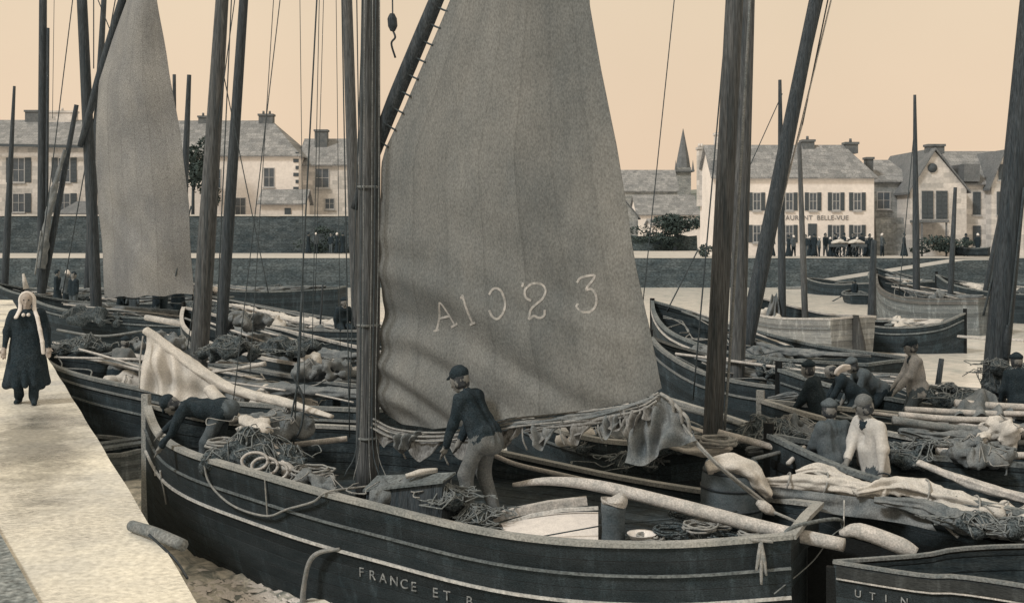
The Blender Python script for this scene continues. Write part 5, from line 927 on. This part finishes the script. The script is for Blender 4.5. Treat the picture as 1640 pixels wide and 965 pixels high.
b = boat('fishing_boat', 'dark boat with thin tapering mast at the left frame edge', (-27, 52), (-17, 51), 3, SH, TAR2, RAILD, [], deck=.9, rudder=False); mast(b, (X(6, 51.5), 51.5, .8), (X(23, 51.5), 51.5, Z(138, 51.5)), .16, .06, MASTD); fill(b, 'the boat at the left frame edge', 16, CANVG, 2, 1, .2)
b = boat('fishing_boat', 'dark boat behind second sail with two short tilted yards', (-18, 54), (-8, 53), 3, SH, TAR2, RAILD, [], deck=.9, rudder=False); mast(b, (X(288, 53), 53, .9), (X(303, 53), 53, Z(120, 53)), .2, .1, MASTD); mast(b, (X(278, 53), 53.3, .9), (X(276, 53), 53.3, Z(118, 53)), .1, .08, MASTD); mast(b, (X(140, 53), 53, .9), (X(167, 53), 53, Z(-10, 53)), .2, .12, MASTD); fill(b, 'the boat behind the second sail', 17, CANVG, 3, 2, .2)
thing_tube('spar', [P(88, 516, 40), P(122, 508, 39)], .06, SPAR, 'short pale spar end right of the girl', 'spar'); thing_tube('spar', [P(234, 508, 34), P(300, 520, 33)], .09, SPAR, 'pale spar left of the thick leaning mast', 'spar'); thing_tube('spar', [P(250, 535, 30), P(298, 547, 29.5)], .08, SPAR, 'lower pale spar left of the thick leaning mast', 'spar')
thing_tube('spar', [P(92, 528, 27), P(160, 538, 25.5), P(228, 530, 25)], .03, SPARG, 'thin grey spar level over the boats near the girl', 'spar'); thing_tube('spar', [P(37, 438, 30), P(42, 462, 30)], [.03, .08], SPAR, 'pale spar tip just above the headscarf', 'spar')
for bt, a, b_, r_ in ((L1, (372, -30, 21), (345, 560, 21), .012), (L1, (380, -30, 21.2), (300, 560, 21.2), .01), (S2, (190, -30, 38.5), (100, 470, 38.5), .02), (S2, (145, -30, 38.5), (205, 120, 38.4), .018), (S2, (120, -30, 38.2), (60, 460, 38), .018), (L1, (352, 90, 21.3), (430, 470, 21), .01)): line(bt, [P(*a), P(*b_)], r_, ROPED, 'shroud')
for i, (x, y, d, r_, mm, lb) in enumerate(((128, 560, 24.2, .5, NET, 'net heap in the bow of the boat nearest the girl'), (262, 556, 22.2, .5, CANVG, 'grey sail heap left of the thick leaning mast'), (375, 566, 20.8, .55, NET, 'net heap right of the thick leaning mast foot'), (395, 520, 27.5, .6, CANVG, 'grey sail heap in the striped boat near its mast'), (470, 560, 24.5, .6, NET, 'dark net heap amidships in the striped boat'), (520, 600, 19.9, .5, CANVG, 'grey cloth heap left of the front boat mast, boat behind'), (150, 515, 37, .9, NET, 'dark gear heap below the second sail mast'), (330, 500, 33, .6, NET, 'dark gear heap between the two leaning masts'))):
    heap('gear_heap', P(x, y, d), (r_*1.2, r_, r_*.6), mm, lb, 'nets', None, 200+i, .045, 14, noise=.07)
g = [(92, 44, 'silhouetted figure standing nearest the girl on boats'), (108, 43.5, 'second silhouetted figure right of the girl'), (118, 42, 'stooping silhouetted figure beside the second sail mast'), (192, 41, 'dark figure under the left end of the second sail'), (206, 41.3, 'dark seated figure under the second sail near its mast'), (214, 40.8, 'dark small figure under the middle of the second sail'), (250, 41, 'dark figure under the right half of second sail'), (262, 41.4, 'dark figure near the loose sheet of second sail'), (285, 40, 'dark figure at the right end of second sail'), (345, 38, 'small dark figure just right of the leaning masts')]
for i, (px, d, lb) in enumerate(g): put_far(X(px, d), d, 1.0-(.35 if i > 2 else 0), i % 4 if i != 4 else 0, i*2.2, lb, None, .95, None)

# ---- BOATS BEHIND, RIGHT ------------------------------------------------------
b = boat('fishing_boat', 'dark boat mostly hidden behind the numbered sail foot', (-3.4, 26.8), (.4, 22.6), 2.8, [(0, 1.7), (.3, 1.45), (1, 1.4)], TAR2, SPARG, [], .6, .75, 1, rudder=False); fill(b, 'the boat hidden behind the sail foot', 30, CANVG, 2, 1, .15)
n_ = boat('fishing_boat', 'dark boat under the hanging canvas, between big sail and twin masts', (.2, 21.0), (2.95, 15.5), 3.0, [(0, 1.7), (.2, 1.45), (.5, 1.33), (.8, 1.3), (1, 1.4)], TAR2, RAIL, [(.2, .03, RAILD)], .6, .75, 2, rudder=False)
mast(n_, (X(1138, 15.9), 15.9, .8), (X(1193, 15.9), 15.9, 10.5), .14, .115, name='mast'); line(n_, [P(1160, 690, 15.75), P(1175, 470, 15.75), P(1202, -20, 15.7)], .02, SPARG, 'halyard')
fill(n_, 'the boat under the hanging canvas', 21, None, 3, 2, .15, boxes=1)
for i, (x, y, d, mm) in enumerate(((955, 722, 16.2, NET), (925, 706, 16.6, CANV), (1090, 720, 14.9, NET), (1040, 745, 15.3, NET))): heap('net_heap', P(x, y, d), (.5, .35, .22), mm, ['lumpy net heap on the rail below the sail foot', 'pale small cloth heap under the sail foot left of nets', 'net heap between hanging canvas and twin masts', 'dark net heap below the hanging canvas'][i], 'nets', None, 60+i, .03, 12)
coil(P(1110, 716, 14.6), .3, 'large pale rope coil left of the twin masts foot', rr=.022, seed=12, turns=6); coil(P(1150, 712, 14.3), .25, 'pale rope coil in front of the twin masts foot', rr=.022, seed=13)
mb = MB(); bundle(mb, [P(1075, 712, 14.6), P(1120, 722, 14.3), P(1170, 712, 14.1)], [.08, .13, .08], 24, 6, .35, 23, .03); tag(mb.build('canvas_roll', CANV), 'pale twisted canvas roll at the foot of twin masts', 'canvas')
cask(P(1172, 830, 12.95)*[1, 1, 0]+[0, 0, .86], .36, .78, 'dark cask standing behind the pole under a pale sail end')
mb = MB(); bundle(mb, [P(1132, 750, 12.75), P(1165, 742, 12.75), P(1198, 756, 12.75), P(1232, 792, 12.75)], [.09, .17, .18, .09], 34, 8, .22, 24, .025); tag(mb.build('canvas_roll', CANV), 'pale sail end folded over the dark cask', 'canvas')
thing_tube('spar', [P(1150, 692, 14.6), P(1260, 722, 14.3), P(1330, 748, 14.1)], .045, SPAR, 'pale spar running right from the twin masts foot', 'spar'); thing_tube('spar', [P(1205, 735, 14.0), P(1285, 715, 14.4)], .025, SPARG, 'thin spar crossing above the pale sail bundle', 'spar'); thing_tube('spar', [P(1262, 742, 13.9), P(1288, 716, 14.3)], .03, SPAR, 'short stick leaning left of the capped boy', 'spar')
E = boat('fishing_boat', 'broad dark boat at right with long furled pale sails', (3.3, 14.4), (12.2, 10.0), 2.9, [(0, 1.65), (.12, 1.42), (.3, 1.3), (.6, 1.2), (1, 1.4)], TAR, RAILD, [(.3, .1, INNER)], .6, .6, 2)
def bun(pts, r_, label, seed, mm=CANV, amp=.28, tw=.5, fo=9):
    mb = MB(); bundle(mb, [P(*p) for p in pts], r_, 44, fo, amp, seed, .025, 0, tw); return tag(mb.build('furled_sail', mm), label, 'sail')
bun([(1222, 772, 13.1), (1290, 772, 13.0), (1360, 778, 12.8), (1420, 790, 12.6)], [.07, .12, .13, .1], 'pale smooth furled sail right of the cask', 71, amp=.2, tw=.15)
bun([(1275, 758, 13.2), (1310, 752, 13.15), (1345, 765, 13.05), (1380, 782, 12.9), (1420, 792, 12.7)], [.05, .1, .12, .13, .08], 'twisted pale sail in front of the two boys', 72, amp=.4, tw=2.5)
bun([(1370, 788, 12.5), (1440, 778, 12.7), (1520, 800, 12.4), (1600, 826, 12.1), (1700, 860, 11.7)], [.06, .14, .15, .14, .1], 'long crumpled pale sail running to the right frame edge', 73, amp=.35, tw=.9)
bun([(1400, 800, 12.3), (1480, 812, 12.15), (1540, 838, 11.9), (1620, 852, 11.7), (1700, 866, 11.4)], [.05, .11, .15, .12, .08], 'lower grey sail bundle hanging over the right boat rail', 74, CANVG, .35, .8)
bun([(1470, 740, 14.0), (1560, 775, 13.5), (1640, 798, 13.2), (1760, 830, 12.8)], [.05, .08, .08, .06], 'thin pale rolled sail along far rail of right boat', 75, SPAR, .15, .5)
mb = MB(); drape(mb, [P(1228, 778, 12.95), P(1330, 790, 12.75), P(1420, 802, 12.4), P(1480, 815, 12.2)], [P(1240, 800, 13.0), P(1330, 822, 12.7), P(1430, 835, 12.3), P(1500, 850, 12.0)], 60, 10, 3, .03, 9, edge=.3); tag(mb.build('canvas_apron', CANVG), 'grey canvas hanging below the pale furled sail at right', 'canvas')
heap('net_heap', P(1590, 848, 11.8), (.6, .3, .18), NET, 'tangled net at the right frame edge on the rail', 'nets', None, 76, .03, 12); heap('canvas_heap', P(1632, 828, 12.0), (.3, .3, .18), CANV, 'pale cloth heap at the right frame edge', 'canvas', None, 77, .03, 9)
coil(P(1560, 846, 11.9), .22, 'rope coil on the lower grey sail bundle', seed=20, rr=.018)
line(E, [P(1470, 810, 12.2), P(1500, 830, 12.1), P(1535, 860, 11.9)], .018, ROPE, 'lashing'); line(E, [P(1530, 795, 12.3), P(1560, 815, 12.2), P(1590, 842, 12)], .015, ROPED, 'lashing'); line(E, [P(1352, 800, 12.3), P(1351, 862, 12.2)], .008, WHITEP, 'lanyard')
for x, y, d, r_ in ((1260, 772, 13.05, .13), (1320, 775, 12.95, .15), (1480, 790, 12.55, .18), (1560, 815, 12.25, .17), (1610, 830, 12.05, .16)):
    c_ = P(x, y, d); line(E, [c_+[.04*math.sin(a)+.02*math.cos(a), r_*math.cos(a), r_*.85*math.sin(a)] for a in np.linspace(0, 6.283, 13)], .012, ROPE, 'lashing', k=2)
basket(at(1368, 13.35, 1.0), .23, .3, 'wicker basket rim between the two boys and the sail'); 
c = at(1414, 13.3, .95); bk = empty('bucket', c, 'grey wooden bucket under the hand of light smocked boy', 'bucket'); mb = MB(); n = 18; v = []
for rr, z in ((.01, 0), (.12, 0), (.15, .32), (.135, .32), (.1, .05), (.01, .05)): v += [c+[rr*math.cos(a), rr*math.sin(a), z] for a in np.arange(n)*6.283/n]
mb.add(v, [(i*n+j, i*n+(j+1) % n, (i+1)*n+(j+1) % n, (i+1)*n+j) for i in range(5) for j in range(n)]); mb.build('staves', MIDC, bk); mb = MB(); tube(mb, [c+[.15*math.cos(a), 0, .32+.16*math.sin(a)] for a in np.linspace(0, 3.14, 8)], .01, 5); mb.build('handle', IRON, bk)
person(at(1334, 14.0, .56), R(115), 'boy in dark smock and round cap seen from behind', None, H=1.62, lean=.12, hands=[(.32, .12, .85), (.3, -.14, .85)], top=MIDC, legs=NAVY, hat='beret', hatm=MIDC, h=.013, build=1.12, smock=1, headyaw=-.5)
person(at(1394, 13.85, .56), R(-160), 'youth in open light smock and cap facing his mate', None, H=1.7, lean=.14, hands=[(.12, .36, .74), (.38, .02, .86)], top=LIGHTC, legs=MIDC, hat='cap', hatm=GREYC, h=.013, build=1.15, smock=1, headyaw=-.6, headpitch=.3)
R3 = boat('fishing_boat', 'black boat crossed by pale spars behind the two boys', (3.9, 17.6), (12.5, 13.2), 2.4, [(0, 1.6), (.15, 1.45), (.4, 1.3), (.7, 1.25), (1, 1.4)], TAR2, RAIL, [(.2, .03, RAILD)], .6, .7, 2, rudder=False); fill(R3, 'the black boat behind the two boys', 22, None, 3, 1, .15)
for i, (a, b_, r_, mm) in enumerate((((1440, 664, 16.2), (1620, 672, 16.2), .05, SPAR), ((1450, 655, 16.6), (1720, 662, 16.6), .045, SPAR), ((1430, 672, 15.6), (1600, 690, 15.6), .06, SPARG), ((1445, 712, 14.9), (1700, 704, 15.2), .04, SPARG), ((1530, 645, 17), (1720, 652, 17), .06, SPAR), ((1500, 722, 14.6), (1700, 728, 14.6), .05, SPAR))):
    thing_tube('spar', [P(*a), (P(*a)+P(*b_))/2-[0, 0, .03], P(*b_)], [r_, r_, r_*.8], mm, ['pale spar right of the light smocked youth, second from top', 'long thin pale spar topmost of the right hand stack', 'thick grey spar, third down in the right hand stack', 'grey spar low over the black boat', 'pale plank-like spar against the large right mast foot', 'pale spar lowest over the black boat'][i], 'spar')
for i in range(4): line(R3, [P(1440+i*6, 690, 15.5), P(1500+i*12, 712+i*5, 15.3), P(1580+i*10, 690, 15.4)], .022, ROPE if i % 2 else ROPED, 'hanging_line')
mb = MB(); drape(mb, [P(1500, 668, 16.9), P(1540, 640, 17.2), P(1580, 622, 17.4), P(1600, 650, 17.2)], [P(1480, 678, 16.4), P(1540, 672, 16.4), P(1590, 668, 16.5), P(1625, 676, 16.6)], 40, 14, 3, .08, 13, edge=.3); tag(mb.build('canvas_cover', CANVG), 'grey canvas thrown over spars left of large right mast', 'canvas')
bun([(1196, 722, 14.6), (1250, 716, 14.7), (1290, 728, 14.6)], [.06, .12, .07], 'small grey sail roll between twin masts and capped boy', 171, CANVG, .4, 1.2)
bun([(1440, 690, 15.4), (1520, 700, 15.4), (1620, 694, 15.5), (1700, 690, 15.6)], [.06, .13, .13, .1], 'grey furled sail below the pale spar stack at right', 172, CANVG, .4, .9)
bun([(1230, 640, 20.3), (1310, 628, 20.2), (1400, 640, 19.6)], [.06, .15, .1], 'dim grey furled sail behind the dark clothed boy', 173, CANVG, .4, .9)
for i, (x, y, d, r_, mm, lb) in enumerate(((1225, 700, 15.2, .4, NET, 'net heap just right of the twin masts foot'), (1268, 690, 15.6, .35, CANVG, 'grey cloth heap right of the net by twin masts'), (1460, 735, 14.6, .4, NET, 'net heap right of the light smocked youth'), (1560, 735, 14.4, .45, CANVG, 'grey cloth heap over the black boat rail at right'), (1610, 700, 15.2, .4, CANV, 'pale cloth heap under the right spar stack'), (1240, 600, 22, .5, NET, 'net heap right of second tall mast foot'), (1130, 575, 27, .6, CANVG, 'grey sailcloth heap in the high stemmed boat'), (1520, 640, 17.8, .4, NET, 'net heap behind the standing fisherman'))):
    heap('gear_heap', P(x, y, d), (r_*1.2, r_, r_*.6), mm, lb, 'nets', None, 300+i, .035, 14, noise=.07)
R4 = boat('fishing_boat', 'grey railed boat stepping the large leaning mast at right', (4.9, 20.6), (13.5, 16.4), 2.7, [(0, 1.7), (.15, 1.5), (.4, 1.35), (.7, 1.3), (1, 1.4)], TAR2, RAILD, [(.2, .03, RAILD)], .6, .75, 2, rudder=False); fill(R4, 'the boat with large leaning mast', 23, None, 3, 2, .15)
mast(R4, (X(1584, 18.6), 18.6, .8), (X(1668, 18.6), 18.6, 10), .2, .15, MASTD); line(R4, [P(1640, 300, 18.4), P(1612, 560, 18.4)], .02); 
mb = MB(); tube(mb, [P(1614, 520, 18.4), P(1612, 545, 18.4), P(1611, 575, 18.4)], [.03, .07, .04], 8); mb.build('block', IRON, R4.root); line(R4, [P(1612, 575, 18.4), P(1605, 640, 18.3)], .03, IRON, 'tackle'); line(R4, [P(1607, 370, 18.6), P(1575, 505, 18.6)], .018)
heap('net_heap', P(1615, 620, 18.3), (.35, .4, .5), NET, 'dark net bundle hung against the large right mast', 'nets', None, 81, .04, 10)
person(at(1466, 18.0, .87), R(175), 'fisherman in pale smock and cap standing in profile', None, H=1.68, lean=.12, hands=[(.3, .12, .9), (.28, -.1, .95)], top=PALEC, legs=MIDC, hat='cap', h=.015, smock=1, headpitch=.15)
person(at(1632, 17.6, .85), R(90), 'dark clothed figure at right frame edge beside the large mast', None, H=1.6, crouch=.1, lean=.2, h=.02, hat='beret')
person(at(1308, 17.2, .68), R(150), 'dark clothed boy with cap behind the dark smocked boy', None, H=1.62, lean=.25, hands=[(.35, .12, .8), (.35, -.1, .8)], top=NAVY, legs=NAVY, hat='beret', h=.016)
person(at(1368, 18.6, .75), R(170), 'crouching fisherman with white shirt sleeve, head down', None, H=1.65, lean=.8, crouch=.12, hands=[(.5, .15, .6), (.5, -.15, .6)], top=NAVY, legs=NAVY, hat=None, h=.018)
person(at(1400, 19.0, .75), R(185), 'stooping bareheaded man right of the white sleeve', None, H=1.65, lean=.85, crouch=.05, hands=[(.5, .15, .6), (.5, -.15, .6)], top=MIDC, legs=NAVY, hat='beret', hatm=MIDC, h=.018)
mb = MB(); bundle(mb, [P(1338, 600, 18), P(1345, 590, 18), P(1360, 587, 18.1)], [.05, .08, .05], 16, 4, .3, 5, .03); tag(mb.build('cloth', WHITEC), 'white cloth beside the crouching fisherman', 'cloth')
R2 = boat('fishing_boat', 'long black boat behind the twin masts, bow by the sail edge', (2.9, 23.6), (7.6, 21.3), 2.6, [(0, 2.0), (.1, 1.75), (.3, 1.45), (.6, 1.3), (1, 1.4)], TAR2, SPARG, [(.25, .04, SPARG)], .55, .8, 2, rudder=False); fill(R2, 'the long black boat behind twin masts', 24, CANVG, 3, 1, .12)
mast(R2, (X(1178, 22.4), 22.4, .8), (X(1203, 22.4), 22.4, 11.5), .17, .14)
R1 = boat('fishing_boat', 'black boat with high raked stem, bow standing over bright water', (3.9, 31.2), (8.2, 24.2), 2.9, [(0, 2.25), (.12, 1.95), (.3, 1.6), (.6, 1.35), (1, 1.4)], TAR2, RAILD, [(.14, .05, SPAR)], .55, .85, 2, rudder=False, stem_h=.1); fill(R1, 'the black boat with high stem', 25, CANVG, 2, 1, .12, .35)
mast(R1, (X(1186, 27.6), 27.6, .8), (X(1318, 27.6), 27.6, Z(-60, 27.6)), .2, .15, MASTD, 'raking_mast')
for a, b_, r_, mm in (((1082, -20, 24), (1030, 482, 24), .012, ROPED), ((1166, -20, 22.6), (1150, 300, 22.6), .012, ROPED), ((1168, -20, 17.4), (1110, 640, 17.0), .012, ROPED), ((1330, -20, 27.8), (1285, 200, 27.8), .018, ROPED), ((1285, 200, 27.8), (1200, 490, 27.8), .018, SPAR), ((1336, -20, 27.8), (1215, 480, 27.8), .022, SPAR), ((1322, -20, 27.8), (1205, 500, 27.8), .018, ROPED), ((1253, 150, 28), (1190, 290, 28), .012, ROPED), ((1118, 400, 31), (1068, 498, 31), .02, ROPED)):
    line(R1 if a[2] > 20 else n_, [P(*a), P(*b_)], r_, mm)
line(R1, [P(1051, 502, 31), P(1062, 525, 31), P(1050, 545, 31)], .07, TAR2, 'raked_stem')
GB = mat('worn_bow_planks', (.3, .31, .27), (.2, .215, .2), 2, (1, 1, 4), .9, .4, 22, .12, .2, planks=.2)
b = boat('fishing_boat', 'weathered grey planked boat afloat, canvas piled in its bow', (X(1203, 41.5), 41.5), (X(1366, 37.2), 37.2), 2.7, [(0, 1.75), (.2, 1.4), (.5, 1.2), (1, 1.3)], GB, SPAR, [(.3, .05, SPARG)], .75, .75, 1, rudder=True, fine=1.3)
mast(b, (X(1253, 40.2), 40.2, .8), (X(1249, 40.2), 40.2, Z(128, 40.2)), .14, .06, MASTD); mast(b, (X(1290, 38.7), 38.7, .8), (X(1280, 38.7), 38.7, Z(228, 38.7)), .11, .07)
heap('canvas_heap', P(1232, 518, 40.4), (.75, .6, .6), CANV, 'pale canvas heap in the bow of the grey planked boat', 'canvas', None, 91, .05, 12); heap('canvas_heap', P(1275, 526, 39), (.6, .3, .2), CANV, 'row of pale cloth lumps along the grey boat rail', 'canvas', None, 92, .05, 10)
mb = MB(); drape(mb, [P(1236, 470, 40.1), P(1240, 474, 40.1), P(1244, 468, 40.1)], [P(1222, 522, 40), P(1238, 528, 39.9), P(1252, 520, 40)], 20, 14, 2, .08, 3); tag(mb.build('hung_cloth', CANVG), 'grey cloth hung on the slim mast of grey boat', 'cloth')
b = boat('fishing_boat', 'low dark boat right of the grey planked boat, waterline bright', (X(1545, 38.5), 38.5), (X(1362, 40.5), 40.5), 2.5, [(0, 1.35), (.2, 1.0), (.6, .85), (1, 1.0)], TAR2, SPARG, [(.2, .05, RAILD)], .6, .55, 1, rudder=True); fill(b, 'the low dark boat right of the grey boat', 26, CANV, 2, 1, .2)
mast(b, (X(1394, 40), 40, .6), (X(1400, 40), 40, Z(385, 40)), .13, .1, MASTD); line(b, [P(1400, 515, 39.5), P(1535, 538, 38.4), P(1640, 545, 36)], .05, SPAR, 'boat_pole')
b = boat('fishing_boat', 'boat with pale bow plank stacked with gear, mid right', (X(1404, 50), 50), (X(1590, 45), 45), 3, [(0, 2.2), (.15, 1.7), (.5, 1.35), (1, 1.45)], GREYH, PALEH, [(.14, .1, PALEH)], .6, .9, 1, rudder=True); fill(b, 'the pale bowed boat at mid right', 27, CANVG, 3, 2, .2)
mast(b, (X(1468, 48.2), 48.2, .9), (X(1465, 48.2), 48.2, Z(152, 48.2)), .15, .06, MASTD); mast(b, (X(1521, 46.8), 46.8, .9), (X(1530, 46.8), 46.8, Z(300, 46.8)), .12, .07, MASTD)
line(b, [P(1465, 200, 48.2), P(1440, 470, 48.2)], .02)
b = boat('fishing_boat', 'dark boat grounded before the slipway at right', (X(1400, 64), 64), (X(1500, 58), 58), 3, SH, TAR2, RAILD, [], .6, .9, 1); fill(b, 'the dark boat grounded by the slipway', 28, CANVG, 3, 2, .2)
b = boat('fishing_boat', 'dark far boat behind the large right mast', (X(1500, 54), 54), (X(1720, 50), 50), 3, SH, TAR2, RAILD, [], .6, .9, 1); fill(b, 'the dark far boat behind the large right mast', 29, CANV, 3, 2, .2); mast(b, (X(1575, 52), 52, .9), (X(1605, 52), 52, Z(330, 52)), .12, .08, MASTD)
b = boat('fishing_boat', 'long dark boat lying under the quay wall below the inn', (X(1290, 73), 73), (X(1400, 70), 70), 2.6, [(0, 1.0), (.5, .7), (1, .8)], TAR2, SPARG, [], .6, .4, 1); 
b = boat('dinghy', 'beached dark rowing boat on the quay beside gabled house', (X(1530, 84.5), 84.5), (X(1584, 83.2), 83.2), 1.3, [(0, .75), (.5, .55), (1, .62)], TAR2, RAILD, [], .7, .2, 2, rudder=False, cat='rowing boat', draft=0); b.root.location.z = QG+.05
b = boat('dinghy', 'tiny dark rowing boat with oars out on bright water', (X(1363, 66), 66), (X(1376, 62.5), 62.5), 1.35, [(0, .6), (.5, .45), (1, .5)], TAR2, RAILD, [], .7, .15, 2, rudder=False, cat='rowing boat', draft=.1)
for s, lb in ((-1, 'left oar of the tiny rowing boat dipping in the water'), (1, 'right oar of the tiny rowing boat dipping in the water')): c = np.array([X(1369, 64), 64, .6]); oar(c+[s*.3, 0, 0], c+[s*1.35, -.3, -.5], lb, None, MASTD, .035, .5)
put_far(X(1369, 64.3), 64.3, -.1, 0, 1.6, 'rower sitting in the tiny dark rowing boat', None, .8)
thing_tube('mooring_stake', [P(1502, 618, 26), P(1508, 574, 26)], [.07, .06], MASTD, 'leaning dark stake rising from bright water', 'stake')
thing_tube('floating_spar', [np.array([X(1245, 78), 78, .05]), np.array([X(1420, 76), 76, .35])], .09, SPARG, 'long thin spar lying below the far quay wall', 'spar')
# boat cutting the bottom right corner
Fb = boat('fishing_boat', 'dark boat in the bottom right corner with broad pale rail', (3.15, 11.0), (10.5, 8.3), 2.4, [(0, 1.05), (.1, 1.1), (.25, 1.2), (1, 1.25)], TAR, SPARG, [(.06, .1, GREYH), (.125, .016, SPAR)], .6, .6, 1, rudder=False, stem_h=-.03, railw=.05, railh=.03, fine=.6)
hull_text(Fb, .2, 'UTIN', lambda s: float(Fb.zf(s))-.27, .1, step=.14)
for o in list(bpy.data.objects):
    if o.name.startswith('t.') or o.name == 't': bpy.data.objects.remove(o)
